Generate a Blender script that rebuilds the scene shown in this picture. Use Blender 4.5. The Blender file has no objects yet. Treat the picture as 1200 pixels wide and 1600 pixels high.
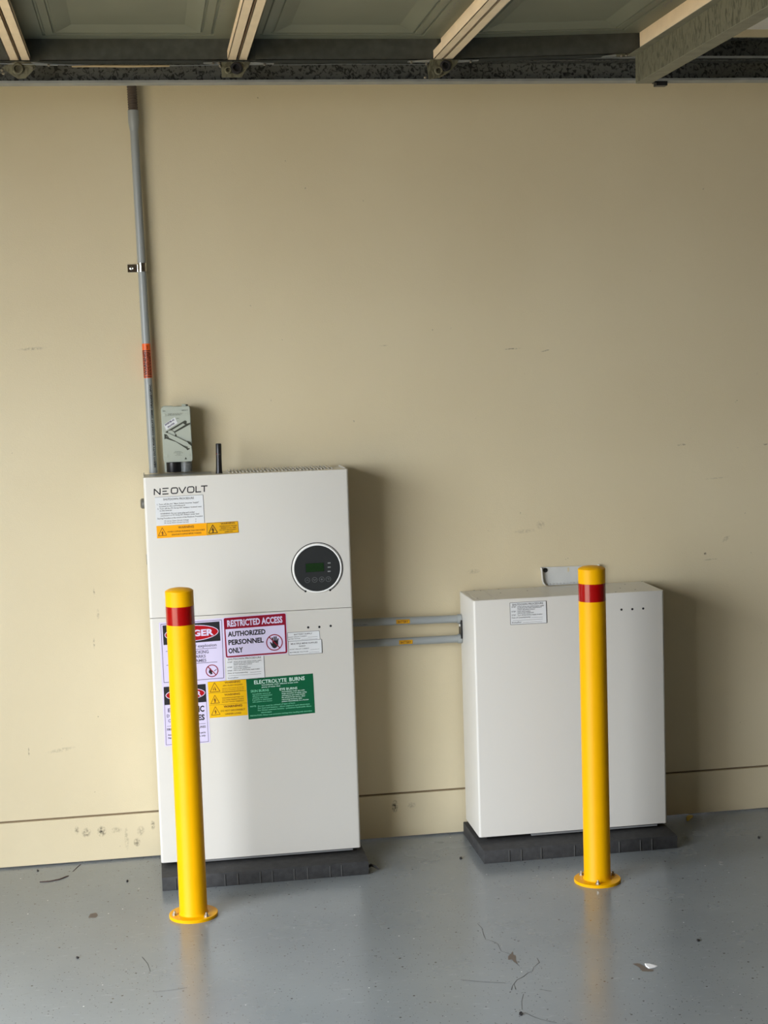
import bpy, bmesh, math, random
from mathutils import Vector, Matrix
random.seed(7)
S = bpy.context.scene
C = S.collection
PI = math.pi

# ------------------------------------------------------------------ camera
YAW, PITCH, ROLL, FPX = 0.1505, -0.0964, -0.0319, 2402.0
CAM = Vector((0.0, -4.8171, 1.5383))
cy, sy, cp, sp = math.cos(YAW), math.sin(YAW), math.cos(PITCH), math.sin(PITCH)
FWD = Vector((sy * cp, cy * cp, sp)); _r = Vector((cy, -sy, 0)); _u = _r.cross(FWD)
RT = _r * math.cos(ROLL) + _u * math.sin(ROLL); UP = -_r * math.sin(ROLL) + _u * math.cos(ROLL)
cam_d = bpy.data.cameras.new('camera'); cam = bpy.data.objects.new('camera', cam_d); C.objects.link(cam)
cam_d.sensor_fit = 'VERTICAL'; cam_d.sensor_height = 24.0; cam_d.lens = FPX * 24.0 / 1600.0
cam_d.clip_start = 0.05; cam_d.clip_end = 200
cam.matrix_world = Matrix(((RT.x, UP.x, -FWD.x, CAM.x), (RT.y, UP.y, -FWD.y, CAM.y), (RT.z, UP.z, -FWD.z, CAM.z), (0, 0, 0, 1)))
S.camera = cam

# ------------------------------------------------------------------ world, light, exposure
w = bpy.data.worlds.new('overcast_sky'); S.world = w; w.use_nodes = True
wn = w.node_tree.nodes; wl = w.node_tree.links
bg = wn['Background']
tc = wn.new('ShaderNodeTexCoord'); sx = wn.new('ShaderNodeSeparateXYZ'); rp = wn.new('ShaderNodeValToRGB')
wl.new(tc.outputs['Generated'], sx.inputs[0]); wl.new(sx.outputs['Z'], rp.inputs['Fac'])
rp.color_ramp.elements[0].position = 0.0; rp.color_ramp.elements[0].color = (0.84, 0.90, 1.0, 1)
rp.color_ramp.elements[1].position = 1.0; rp.color_ramp.elements[1].color = (0.97, 0.99, 1.0, 1)
wl.new(rp.outputs['Color'], bg.inputs['Color'])
bg.inputs['Strength'].default_value = 7.0
S.view_settings.view_transform = 'Standard'; S.view_settings.look = 'None'
S.view_settings.gamma = 1.0; S.view_settings.use_curve_mapping = False
S.view_settings.exposure = 1.07
OPEN_X, OPEN_Y0, OPEN_Y1, OPEN_Z = -1.55, -1.22, -4.20, 2.13
pl = bpy.data.lights.new('opening_portal', 'AREA'); pl.shape = 'RECTANGLE'
pl.size = OPEN_Z; pl.size_y = OPEN_Y0 - OPEN_Y1; pl.cycles.is_portal = True
po = bpy.data.objects.new('opening_portal', pl); C.objects.link(po)
po.location = (OPEN_X - 0.02, (OPEN_Y0 + OPEN_Y1) / 2, OPEN_Z / 2); po.rotation_euler = (0, -PI / 2, 0)

# ------------------------------------------------------------------ helpers
def W(px, py, ax, val):
    """point where the sight line of photo pixel (px,py) meets the plane axis=val"""
    d = FWD + RT * ((px - 600) / FPX) - UP * ((py - 800) / FPX)
    return CAM + d * ((val - CAM[ax]) / d[ax])

def lin(c):
    return tuple(((v / 255.0) / 12.92 if v / 255.0 <= 0.04045 else ((v / 255.0 + 0.055) / 1.055) ** 2.4) for v in c) + (1,)

def mat(name, rgb, rough=0.5, metal=0.0, coat=0.0, noise=0.0, nscale=30.0, bump=0.0, bscale=200.0, spec=None):
    m = bpy.data.materials.new(name); m.use_nodes = True
    n = m.node_tree.nodes; l = m.node_tree.links; b = n['Principled BSDF']
    b.inputs['Base Color'].default_value = lin(rgb); b.inputs['Roughness'].default_value = rough
    b.inputs['Metallic'].default_value = metal; b.inputs['Coat Weight'].default_value = coat
    if spec is not None: b.inputs['Specular IOR Level'].default_value = spec
    t = n.new('ShaderNodeTexCoord')
    if noise:
        nz = n.new('ShaderNodeTexNoise'); nz.inputs['Scale'].default_value = nscale; nz.inputs['Detail'].default_value = 5
        l.new(t.outputs['Object'], nz.inputs['Vector'])
        r = n.new('ShaderNodeValToRGB')
        c = lin(rgb)
        r.color_ramp.elements[0].position = 0.3; r.color_ramp.elements[1].position = 0.7
        r.color_ramp.elements[0].color = tuple(x * (1 - noise) for x in c[:3]) + (1,)
        r.color_ramp.elements[1].color = tuple(min(1, x * (1 + noise)) for x in c[:3]) + (1,)
        l.new(nz.outputs['Fac'], r.inputs['Fac']); l.new(r.outputs['Color'], b.inputs['Base Color'])
    if bump:
        nz = n.new('ShaderNodeTexNoise'); nz.inputs['Scale'].default_value = bscale; nz.inputs['Detail'].default_value = 3
        l.new(t.outputs['Object'], nz.inputs['Vector'])
        bp = n.new('ShaderNodeBump'); bp.inputs['Strength'].default_value = bump; bp.inputs['Distance'].default_value = 0.002
        l.new(nz.outputs['Fac'], bp.inputs['Height']); l.new(bp.outputs['Normal'], b.inputs['Normal'])
    return m

def finish(name, bm, m, parent=None, smooth=True):
    bmesh.ops.recalc_face_normals(bm, faces=bm.faces[:])
    me = bpy.data.meshes.new(name); bm.to_mesh(me); bm.free()
    if m: me.materials.append(m)
    if smooth and len(me.polygons):
        for p in me.polygons: p.use_smooth = True
        me.set_sharp_from_angle(angle=math.radians(38))
    o = bpy.data.objects.new(name, me); C.objects.link(o)
    if parent is not None:
        o.parent = parent
        if parent.type == 'EMPTY':
            o.matrix_parent_inverse = Matrix.Translation(-parent.location)
    return o

def bx(bm, x0, x1, y0, y1, z0, z1, bev=0.0, seg=3, which='all'):
    vs = [bm.verts.new((x, y, z)) for x in (x0, x1) for y in (y0, y1) for z in (z0, z1)]
    F = [(0, 1, 3, 2), (4, 6, 7, 5), (0, 4, 5, 1), (2, 3, 7, 6), (0, 2, 6, 4), (1, 5, 7, 3)]
    fs = [bm.faces.new([vs[i] for i in f]) for f in F]
    if bev:
        es = {e for f in fs for e in f.edges}
        if which == 'v': es = {e for e in es if abs(e.verts[0].co.z - e.verts[1].co.z) > 1e-6}
        bmesh.ops.bevel(bm, geom=list(es), offset=bev, segments=seg, profile=0.5, affect='EDGES', clamp_overlap=True)
    return bm

def box(name, x0, x1, y0, y1, z0, z1, m, parent=None, bev=0.0, seg=3, which='all'):
    bm = bmesh.new(); bx(bm, x0, x1, y0, y1, z0, z1, bev, seg, which); return finish(name, bm, m, parent)

def frame(axis):
    a = Vector(axis).normalized(); h = Vector((0, 0, 1)) if abs(a.z) < 0.9 else Vector((1, 0, 0))
    u = h.cross(a).normalized(); return a, u, a.cross(u)

def lathe(bm, base, axis, prof, seg=40):
    a, u, v = frame(axis); base = Vector(base); rings = []
    for r, h in prof:
        if r < 1e-6: rings.append([bm.verts.new(base + a * h)])
        else: rings.append([bm.verts.new(base + a * h + (u * math.cos(t) + v * math.sin(t)) * r) for t in [2 * PI * k / seg for k in range(seg)]])
    for A, B in zip(rings, rings[1:]):
        for k in range(seg):
            k2 = (k + 1) % seg
            if len(A) == 1 and len(B) == 1: continue
            if len(A) == 1: bm.faces.new((A[0], B[k], B[k2]))
            elif len(B) == 1: bm.faces.new((A[k], A[k2], B[0]))
            else: bm.faces.new((A[k], A[k2], B[k2], B[k]))
    if len(rings[0]) > 1: bm.faces.new(rings[0])
    if len(rings[-1]) > 1: bm.faces.new(rings[-1])
    return bm

def turned(name, base, axis, prof, m, parent=None, seg=40):
    bm = bmesh.new(); lathe(bm, base, axis, prof, seg); return finish(name, bm, m, parent)

def tube(bm, pts, r, seg=8):
    pts = [Vector(p) for p in pts]; rings = []
    for i, p in enumerate(pts):
        d = (pts[min(i + 1, len(pts) - 1)] - pts[max(i - 1, 0)])
        a, u, v = frame(d); rr = r[i] if isinstance(r, (list, tuple)) else r
        rings.append([bm.verts.new(p + (u * math.cos(t) + v * math.sin(t)) * rr) for t in [2 * PI * k / seg for k in range(seg)]])
    for A, B in zip(rings, rings[1:]):
        for k in range(seg): bm.faces.new((A[k], A[(k + 1) % seg], B[(k + 1) % seg], B[k]))
    bm.faces.new(rings[0]); bm.faces.new(rings[-1])
    return bm

def slab(bm, pts, off):
    """extrude the planar polygon pts (Vectors) by vector off"""
    off = Vector(off); a = [bm.verts.new(p) for p in pts]; b = [bm.verts.new(Vector(p) + off) for p in pts]
    bm.faces.new(a); bm.faces.new(b[::-1]); n = len(pts)
    for i in range(n): bm.faces.new((a[i], a[(i + 1) % n], b[(i + 1) % n], b[i]))
    return bm

def empty(name, loc, label=None, cat=None, group=None, kind=None):
    o = bpy.data.objects.new(name, None); C.objects.link(o); o.location = loc; o.empty_display_size = 0.05
    return tag(o, label, cat, group, kind)

def tag(o, label=None, cat=None, group=None, kind=None):
    if label: o['label'] = label
    if cat: o['category'] = cat
    if group: o['group'] = group
    if kind: o['kind'] = kind
    return o

# ---- flat print (stickers and lettering on a plane y = const, facing -Y)
class Sheet:
    """flat sign on the plane y = Y; everything is given by where it sits on that plane"""
    def __init__(self, Y): self.Y = Y
    def P(self, p, lift=0.0):
        q = W(p[0], p[1], 1, self.Y); return Vector((q.x, self.Y - lift, q.z))

def poly(bm, sh, pts, lift, th=0.00015):
    slab(bm, [sh.P(p, lift) for p in pts], (0, -th, 0))

def ring(bm, sh, c, r_out, r_in, lift, a0=0, a1=2 * PI, n=48, th=0.00015):
    o = sh.P(c, lift); k = 1.0 / 520.0
    pts = []
    for i in range(n):
        t0 = a0 + (a1 - a0) * i / n; t1 = a0 + (a1 - a0) * (i + 1) / n
        f = lambda t, r: o + Vector((math.cos(t) * r, 0, math.sin(t) * r))
        if r_in > 0: slab(bm, [f(t0, r_in), f(t0, r_out), f(t1, r_out), f(t1, r_in)], (0, -th, 0))
        else: pts.append(f(t0, r_out))
    if r_in <= 0: slab(bm, pts, (0, -th, 0))

def strip(bm, sh, p0, p1, wpx, lift, th=0.00015):
    d = Vector((p1[0] - p0[0], p1[1] - p0[1])); n = Vector((-d.y, d.x)).normalized() * (wpx / 2)
    poly(bm, sh, [(p0[0] + n.x, p0[1] + n.y), (p1[0] + n.x, p1[1] + n.y), (p1[0] - n.x, p1[1] - n.y), (p0[0] - n.x, p0[1] - n.y)], lift, th)

_tc = {}
def glyphs(s, bold):
    if (s, bold) in _tc: return _tc[(s, bold)]
    cu = bpy.data.curves.new('tmp', 'FONT'); cu.body = s; cu.size = 1; cu.resolution_u = 2; cu.offset = bold
    o = bpy.data.objects.new('tmp', cu); me = bpy.data.meshes.new_from_object(o)
    V = [v.co.copy() for v in me.vertices]; F = [tuple(p.vertices) for p in me.polygons]
    bpy.data.objects.remove(o); bpy.data.curves.remove(cu); bpy.data.meshes.remove(me)
    _tc[(s, bold)] = (V, F); return V, F

def text(bm, sh, s, p0, p1, h, lift, bold=0.0):
    """s written from baseline start p0 to baseline end p1, capitals h photo-pixels tall"""
    V, F = glyphs(s, max(bold * 1.2, 0.02))
    if not V: return
    x0 = min(v.x for v in V); x1 = max(v.x for v in V)
    bold = 0; A = sh.P(p0, lift + 0.00025); B = sh.P(p1, lift + 0.00025); u = B - A; L = u.length; u.normalize()
    v = Vector((-u.z, 0, u.x)); mpp = L / math.hypot(p1[0] - p0[0], p1[1] - p0[1])
    sc = L / (x1 - x0); hc = h * mpp / 0.70
    vs = [bm.verts.new(A + u * ((q.x - x0) * sc) + v * (q.y * hc)) for q in V]
    for f in F:
        try: bm.faces.new([vs[i] for i in f])
        except ValueError: pass

def fineprint(bm, sh, p0, p1, h, lift, seed=0):
    """a line of print too small to read: broken dashes of word length"""
    rnd = random.Random(seed + int(p0[0] * 7 + p0[1] * 13)); L = math.hypot(p1[0] - p0[0], p1[1] - p0[1]); t = 0
    ux, uy = (p1[0] - p0[0]) / L, (p1[1] - p0[1]) / L
    while t < L:
        wl_ = min(rnd.uniform(1.2, 4.5), L - t)
        # each word is a few letter stems
        k = t
        while k < t + wl_:
            strip(bm, sh, (p0[0] + ux * k, p0[1] + uy * k), (p0[0] + ux * min(k + 0.34, L), p0[1] + uy * min(k + 0.34, L)), h * rnd.uniform(0.6, 1.0), lift)
            k += 0.62
        t += wl_ + 0.7

# ------------------------------------------------------------------ materials
M = {}
M['white'] = mat('white_powder_coat', (212, 209, 200), 0.38, bump=0.03, bscale=900)
M['yellow'] = mat('yellow_gloss_paint', (230, 168, 0), 0.40, noise=0.02, nscale=12, spec=0.15)
M['red'] = mat('red_reflective_tape', (152, 3, 3), 0.2, coat=0.3)
M['pad'] = mat('charcoal_rubber', (50, 50, 50), 0.75, noise=0.25, nscale=60, bump=0.5, bscale=350)
M['pad_rib'] = mat('lit_rubber_rib', (72, 72, 70), 0.7)  # rib colour lightened for the light the ridges catch
M['base_rail'] = mat('grey_base_rail', (120, 121, 120), 0.5)
M['grey_pvc'] = mat('grey_pvc', (152, 156, 154), 0.35)
M['dark_pvc'] = mat('brown_grey_flexible_conduit', (84, 72, 62), 0.5)
M['chrome'] = mat('bright_zinc_metal', (215, 215, 210), 0.12, metal=1.0)
M['steel'] = mat('dull_steel', (150, 150, 145), 0.35, metal=0.9)
M['bolt'] = mat('bolt_zinc', (165, 160, 150), 0.3, metal=0.9)
M['black'] = mat('black_plastic', (24, 24, 24), 0.35)
M['iso'] = mat('pale_grey_green_plastic', (176, 182, 168), 0.45)
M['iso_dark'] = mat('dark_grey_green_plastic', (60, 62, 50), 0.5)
M['ink'] = mat('black_ink', (22, 22, 26), 0.5)
M['ink_grey'] = mat('grey_ink', (104, 104, 104), 0.5)
M['ink_purple'] = mat('grey_violet_ink', (92, 86, 108), 0.5)
M['stk_white'] = mat('white_vinyl', (222, 224, 224), 0.35)
M['stk_cool'] = mat('cool_white_vinyl', (216, 208, 234), 0.3)
M['stk_red'] = mat('red_vinyl', (172, 8, 24), 0.3)
M['stk_darkred'] = mat('dark_red_vinyl', (140, 6, 40), 0.3)
M['stk_green'] = mat('green_vinyl', (0, 92, 56), 0.3)
M['stk_yellow'] = mat('yellow_vinyl', (236, 184, 0), 0.35)
M['stk_amber'] = mat('amber_vinyl', (250, 172, 6), 0.35)
M['stk_ochre'] = mat('ochre_vinyl', (224, 166, 10), 0.35)
M['ink_brown'] = mat('brown_ink', (112, 62, 8), 0.5)
M['orange'] = mat('orange_vinyl', (236, 98, 26), 0.4)
M['orange_dark'] = mat('red_brown_ink', (60, 16, 6), 0.4)
M['orange_in'] = mat('rust_orange_vinyl', (186, 88, 50), 0.4)
M['panel'] = mat('charcoal_display_glass', (46, 48, 48), 0.22)
M['lcd'] = mat('dark_green_lcd', (20, 46, 18), 0.25)
M['lens'] = mat('grey_indicator', (130, 132, 130), 0.4)
M['glossy_white'] = mat('glossy_white_ring', (244, 244, 240), 0.12, coat=0.5)
M['tan'] = mat('tan_door_paint', (238, 216, 182), 0.45, noise=0.05, nscale=20)
M['skin'] = mat('grey_green_door_skin', (116, 119, 102), 0.5, noise=0.05, nscale=6)
M['stile'] = mat('dark_galvanised_stile', (76, 78, 72), 0.5, metal=0.3, noise=0.2, nscale=40)
M['twig'] = mat('brown_twig', (70, 50, 45), 0.8)
M['leaf'] = mat('yellow_leaf', (190, 160, 50), 0.7)
M['chip'] = mat('white_paint_chip', (235, 235, 235), 0.6)
M['grit'] = mat('dark_grit', (30, 28, 28), 0.8)
M['crack'] = mat('crack_shadow', (62, 60, 58), 0.9)
M['stain'] = mat('brown_stain', (104, 94, 84), 0.7)

def galv(name, a, b, scale, metal=0.5, rough=0.5, stretch=(1, 1, 1)):
    m = bpy.data.materials.new(name); m.use_nodes = True; n = m.node_tree.nodes; l = m.node_tree.links; B = n['Principled BSDF']
    t = n.new('ShaderNodeTexCoord'); mp = n.new('ShaderNodeMapping'); mp.inputs['Scale'].default_value = stretch
    nz = n.new('ShaderNodeTexNoise'); nz.inputs['Scale'].default_value = scale; nz.inputs['Detail'].default_value = 4; nz.inputs['Distortion'].default_value = 1.2
    r = n.new('ShaderNodeValToRGB'); r.color_ramp.elements[0].position = 0.40; r.color_ramp.elements[1].position = 0.50
    r.color_ramp.elements[0].color = lin(a); r.color_ramp.elements[1].color = lin(b)
    l.new(t.outputs['Object'], mp.inputs[0]); l.new(mp.outputs[0], nz.inputs['Vector']); l.new(nz.outputs['Fac'], r.inputs['Fac']); l.new(r.outputs['Color'], B.inputs['Base Color'])
    B.inputs['Metallic'].default_value = metal; B.inputs['Roughness'].default_value = rough
    return m
M['galv_dark'] = galv('shaded_track_steel', (46, 47, 43), (104, 105, 98), 85, 0.3, 0.6)  # galvanised mottle, darkened for the shade inside the channel
M['galv'] = galv('galvanised_strut_steel', (84, 82, 66), (112, 110, 90), 60, 0.3, 0.55, (1, 1.6, 0.5))
M['galv_lip'] = mat('track_flange_steel', (150, 152, 148), 0.45, metal=0.3, noise=0.15, nscale=20)  # track flange coloured paler than its web, for light off the floor

# painted wall: cream with roller texture, faint mottling and scuffs that keep their own place
def wall_mat(name, spots):
    m = bpy.data.materials.new(name); m.use_nodes = True; n = m.node_tree.nodes; l = m.node_tree.links; B = n['Principled BSDF']
    B.inputs['Roughness'].default_value = 0.42; B.inputs['Specular IOR Level'].default_value = 0.35
    t = n.new('ShaderNodeTexCoord')
    big = n.new('ShaderNodeTexNoise'); big.inputs['Scale'].default_value = 1.6; big.inputs['Detail'].default_value = 4
    l.new(t.outputs['Object'], big.inputs['Vector'])
    r = n.new('ShaderNodeValToRGB'); r.color_ramp.elements[0].position = 0.3; r.color_ramp.elements[1].position = 0.7
    r.color_ramp.elements[0].color = lin((210, 196, 162)); r.color_ramp.elements[1].color = lin((216, 203, 170))
    l.new(big.outputs['Fac'], r.inputs['Fac']); col = r.outputs['Color']
    # sparse dark specks
    nz = n.new('ShaderNodeTexNoise'); nz.inputs['Scale'].default_value = 38; nz.inputs['Detail'].default_value = 6; l.new(t.outputs['Object'], nz.inputs['Vector'])
    mr = n.new('ShaderNodeMapRange'); mr.inputs['From Min'].default_value = 0.73; mr.inputs['From Max'].default_value = 0.76; l.new(nz.outputs['Fac'], mr.inputs['Value'])
    mx = n.new('ShaderNodeMix'); mx.data_type = 'RGBA'; l.new(mr.outputs[0], mx.inputs['Factor']); l.new(col, mx.inputs['A']); mx.inputs['B'].default_value = lin((150, 140, 118)); col = mx.outputs['Result']
    sep = n.new('ShaderNodeSeparateXYZ'); l.new(t.outputs['Object'], sep.inputs[0])
    rag = n.new('ShaderNodeTexNoise'); rag.inputs['Scale'].default_value = 130; rag.inputs['Detail'].default_value = 4; l.new(t.outputs['Object'], rag.inputs['Vector'])
    def mt(op, a, b=None):
        q = n.new('ShaderNodeMath'); q.operation = op
        for i, x in enumerate((a, b)):
            if x is None: continue
            if isinstance(x, (int, float)): q.inputs[i].default_value = x
            else: l.new(x, q.inputs[i])
        return q.outputs[0]
    total = None
    for (x, z, rx, rz, k, slope) in spots:
        dx = mt('SUBTRACT', sep.outputs['X'], x); dz = mt('SUBTRACT', sep.outputs['Z'], z)
        dz = mt('SUBTRACT', dz, mt('MULTIPLY', dx, slope))
        d = mt('ADD', mt('POWER', mt('ABSOLUTE', mt('DIVIDE', dx, rx)), 2), mt('POWER', mt('ABSOLUTE', mt('DIVIDE', dz, rz)), 2))
        v = mt('MULTIPLY', mt('MAXIMUM', mt('SUBTRACT', 1.0, d), 0.0), k)
        total = v if total is None else mt('MAXIMUM', total, v)
    if total is not None:
        q = n.new('ShaderNodeMapRange'); q.inputs['From Min'].default_value = 0.38; q.inputs['From Max'].default_value = 0.62; l.new(rag.outputs['Fac'], q.inputs['Value'])
        f = mt('MULTIPLY', total, q.outputs[0])
        mx = n.new('ShaderNodeMix'); mx.data_type = 'RGBA'; l.new(f, mx.inputs['Factor']); l.new(col, mx.inputs['A']); mx.inputs['B'].default_value = lin((72, 64, 54)); col = mx.outputs['Result']
    l.new(col, B.inputs['Base Color'])
    bn = n.new('ShaderNodeTexNoise'); bn.inputs['Scale'].default_value = 260; bn.inputs['Detail'].default_value = 3; l.new(t.outputs['Object'], bn.inputs['Vector'])
    bn2 = n.new('ShaderNodeTexNoise'); bn2.inputs['Scale'].default_value = 14; bn2.inputs['Detail'].default_value = 3; l.new(t.outputs['Object'], bn2.inputs['Vector'])
    ad = mt('ADD', bn.outputs['Fac'], mt('MULTIPLY', bn2.outputs['Fac'], 2.5))
    bp = n.new('ShaderNodeBump'); bp.inputs['Strength'].default_value = 0.16; bp.inputs['Distance'].default_value = 0.0025
    l.new(ad, bp.inputs['Height']); l.new(bp.outputs['Normal'], B.inputs['Normal'])
    return m

def wspots(lst, Y):
    out = []
    for (px, py, rx, ry, k, s) in lst:
        q = W(px, py, 1, Y); out.append((q.x, q.z, rx / 520.0, ry / 520.0, k, s + 0.04))
    return out
scuffs = wspots([(120, 1297, 4, 8, 0.7, 0), (135, 1301, 8, 9, 0.75, 0), (159, 1299, 8, 10, 1, 0), (182, 1297, 10, 6, 0.4, 0), (198, 1310, 4, 22, 0.35, 0),
                 (214, 1316, 6, 8, 1, 0), (239, 1289, 4, 9, 0.8, 0), (220, 1298, 7, 9, 0.5, 0), (617, 1260, 6, 12, 1.2, 0), (643, 1258, 8, 6, 0.4, 0), (90, 1172, 30, 4, 0.35, 0.1)], 0.0)
M['wall'] = wall_mat('cream_wall_paint', wspots([(800, 545, 16, 1.4, 0.7, 0.0), (852, 548, 8, 1.6, 0.7, 0.15), (1065, 695, 9, 2, 0.7, 0), (1102, 865, 3, 2.5, 1.2, 0), (1134, 842, 8, 5, 0.5, 0.4),
                 (1110, 874, 14, 1.4, 0.5, 0), (1196, 694, 4, 2, 1.3, 0), (845, 820, 9, 8, 0.35, 0), (820, 830, 22, 4, 0.25, 0), (1120, 747, 24, 1.6, 0.3, 0),
                 (50, 545, 24, 3, 0.45, 0.0), (147, 925, 2, 9, 0.5, 0), (153, 960, 2.5, 10, 0.5, 0), (147, 1005, 2, 10, 0.5, 0), (45, 1175, 1.5, 8, 0.8, 0), (95, 1172, 25, 4, 0.3, 0.1),
                 (740, 893, 12, 5, 0.3, 0), (600, 540, 8, 1.5, 0.3, 0)], 0.0))
M['skirt'] = wall_mat('cream_skirting_paint', scuffs)
M['ceiling'] = mat('white_ceiling_paint', (240, 239, 234), 0.7, noise=0.02, nscale=4)

def floor_mat():
    m = bpy.data.materials.new('grey_epoxy_floor'); m.use_nodes = True; n = m.node_tree.nodes; l = m.node_tree.links; B = n['Principled BSDF']
    t = n.new('ShaderNodeTexCoord')
    def nz(scale, detail=5, src=None, dist=0.0):
        q = n.new('ShaderNodeTexNoise'); q.inputs['Scale'].default_value = scale; q.inputs['Detail'].default_value = detail; q.inputs['Distortion'].default_value = dist
        l.new(src or t.outputs['Object'], q.inputs['Vector']); return q.outputs['Fac']
    def rng(v, a, b, c=0.0, d=1.0):
        q = n.new('ShaderNodeMapRange'); q.inputs['From Min'].default_value = a; q.inputs['From Max'].default_value = b; q.inputs['To Min'].default_value = c; q.inputs['To Max'].default_value = d
        l.new(v, q.inputs['Value']); return q.outputs[0]
    def mix(f, A, col):
        q = n.new('ShaderNodeMix'); q.data_type = 'RGBA'; l.new(f, q.inputs['Factor'])
        if isinstance(A, tuple): q.inputs['A'].default_value = A
        else: l.new(A, q.inputs['A'])
        q.inputs['B'].default_value = col; return q.outputs['Result']
    c = mix(rng(nz(2.2, 6), 0.35, 0.65), lin((122, 128, 131)), lin((130, 136, 138)))
    mp = n.new('ShaderNodeMapping'); mp.inputs['Scale'].default_value = (1.0, 3.0, 1); mp.inputs['Rotation'].default_value = (0, 0, 0.25); l.new(t.outputs['Object'], mp.inputs[0])
    c = mix(rng(nz(26, 9, mp.outputs[0], 0.3), 0.62, 0.80, 0, 0.5), c, lin((160, 164, 166)))        # wiped, paler scrapes
    c = mix(rng(nz(20, 8, mp.outputs[0], 0.5), 0.66, 0.78, 0, 0.3), c, lin((92, 90, 86)))           # dark smears
    def specks(scale, th, col, c, jit=1.0):
        v = n.new('ShaderNodeTexVoronoi'); v.inputs['Scale'].default_value = scale; l.new(t.outputs['Object'], v.inputs['Vector'])
        keep = n.new('ShaderNodeSeparateColor'); l.new(v.outputs['Color'], keep.inputs[0])
        a = rng(v.outputs['Distance'], th, th * 0.6); b = rng(keep.outputs[0], 0.62, 0.64)
        q = n.new('ShaderNodeMath'); q.operation = 'MULTIPLY'; l.new(a, q.inputs[0]); l.new(b, q.inputs[1])
        return mix(q.outputs[0], c, col)
    c = specks(34, 0.12, lin((58, 56, 52)), c)
    c = specks(80, 0.17, lin((66, 66, 62)), c)
    c = specks(52, 0.07, lin((176, 178, 176)), c)
    c = specks(120, 0.16, lin((72, 72, 70)), c)
    c = specks(23, 0.055, lin((214, 216, 214)), c)
    l.new(c, B.inputs['Base Color'])
    l.new(rng(nz(3.5, 7), 0.35, 0.7, 0.19, 0.30), B.inputs['Roughness'])
    B.inputs['Specular IOR Level'].default_value = 0.5
    bp = n.new('ShaderNodeBump'); bp.inputs['Strength'].default_value = 0.10; bp.inputs['Distance'].default_value = 0.002
    l.new(nz(60, 6), bp.inputs['Height']); l.new(bp.outputs['Normal'], B.inputs['Normal'])
    return m
M['floor'] = floor_mat()
M['drive'] = mat('grey_concrete_driveway', (140, 126, 100), 0.85, noise=0.06, nscale=2)

# ------------------------------------------------------------------ setting
CEIL = 2.567; ZG = 0.1497; X0, X1, Y1 = OPEN_X, 6.0, -6.6
tag(box('floor', X0 - 0.15, X1 + 0.1, Y1 - 0.1, 0.15, -0.12, 0.0, M['floor']), 'grey semi-gloss painted concrete garage floor', kind='structure')
tag(box('driveway', -16, X0 - 0.15, -16, 9, -0.14, -0.02, M['drive']), 'grey concrete driveway outside the open garage', kind='structure')
wb = tag(box('wall_back', X0, X1, 0.0, 0.12, ZG + 0.003, CEIL, M['wall']), 'cream painted garage wall behind the white cabinets', kind='structure')
box('backing', X0, X1, 0.007, 0.12, ZG - 0.005, ZG + 0.003, mat('shadow_gap_board', (128, 110, 84), 0.8), wb)
tag(box('baseboard_back', X0, X1, 0.0, 0.12, 0.0055, ZG - 0.0040, M['skirt'], None, 0.0006, 1), 'cream skirting board scuffed with dark marks', kind='structure')
bm = bmesh.new()
bx(bm, X0 - 0.15, X0, OPEN_Y0, 0.12, 0, CEIL); bx(bm, X0 - 0.15, X0, Y1, OPEN_Y1, 0, CEIL); bx(bm, X0 - 0.15, X0, OPEN_Y1, OPEN_Y0, OPEN_Z, CEIL)
tag(finish('wall_left', bm, M['wall']), 'garage front wall around the open doorway', kind='structure')
M['dark_wall'] = mat('dark_unseen_wall', (104, 84, 66), 0.85, noise=0.15, nscale=8)  # finish of the unseen walls, made dark to cut bounce light
tag(box('wall_right', X1, X1 + 0.1, Y1, 0.12, 0, CEIL, M['dark_wall']), kind='structure')
tag(box('wall_front', X0 - 0.15, X1 + 0.1, Y1 - 0.1, Y1, 0, CEIL, M['dark_wall']), kind='structure')
tag(box('ceiling', X0 - 0.15, X1 + 0.1, Y1 - 0.1, 0.15, CEIL, CEIL + 0.05, M['ceiling']), 'white garage ceiling seen beyond the raised door', kind='structure')

# floor cracks (thin recess shadows drawn as fine inlaid slivers of bare concrete)
fl = bpy.data.objects['floor']
def ribbon(bm, pts, wd, z=0.0002):
    P = [W(a, b, 2, 0.0) for a, b in pts]; L = []; R_ = []
    for i, p in enumerate(P):
        d = P[min(i + 1, len(P) - 1)] - P[max(i - 1, 0)]; nn = Vector((-d.y, d.x, 0)).normalized() * wd * random.uniform(0.5, 1.3)
        L.append(bm.verts.new((p.x + nn.x, p.y + nn.y, z))); R_.append(bm.verts.new((p.x - nn.x, p.y - nn.y, z)))
    for i in range(len(P) - 1): bm.faces.new((L[i], L[i + 1], R_[i + 1], R_[i]))
for pts in ([(746, 1443), (753, 1450), (756, 1461), (759, 1468), (768, 1470), (778, 1475), (783, 1486), (792, 1489), (799, 1492)],
            [(799, 1492), (804, 1502), (812, 1510)],
            [(839, 1497), (843, 1504), (834, 1511), (832, 1518), (825, 1520), (818, 1526), (808, 1531), (801, 1540), (799, 1547)],
            [(803, 1537), (806, 1546)], [(818, 1553), (815, 1565), (816, 1578)], [(820, 1582), (832, 1588), (845, 1593), (870, 1598)],
            [(720, 1531), (750, 1534), (790, 1536)], [(240, 1550), (270, 1547), (293, 1543)], [(222, 1495), (231, 1506), (235, 1518)], [(843, 1546), (862, 1549)]):
    bm = bmesh.new(); ribbon(bm, pts, 0.0009); finish('crack', bm, M['crack'], fl, False)
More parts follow.
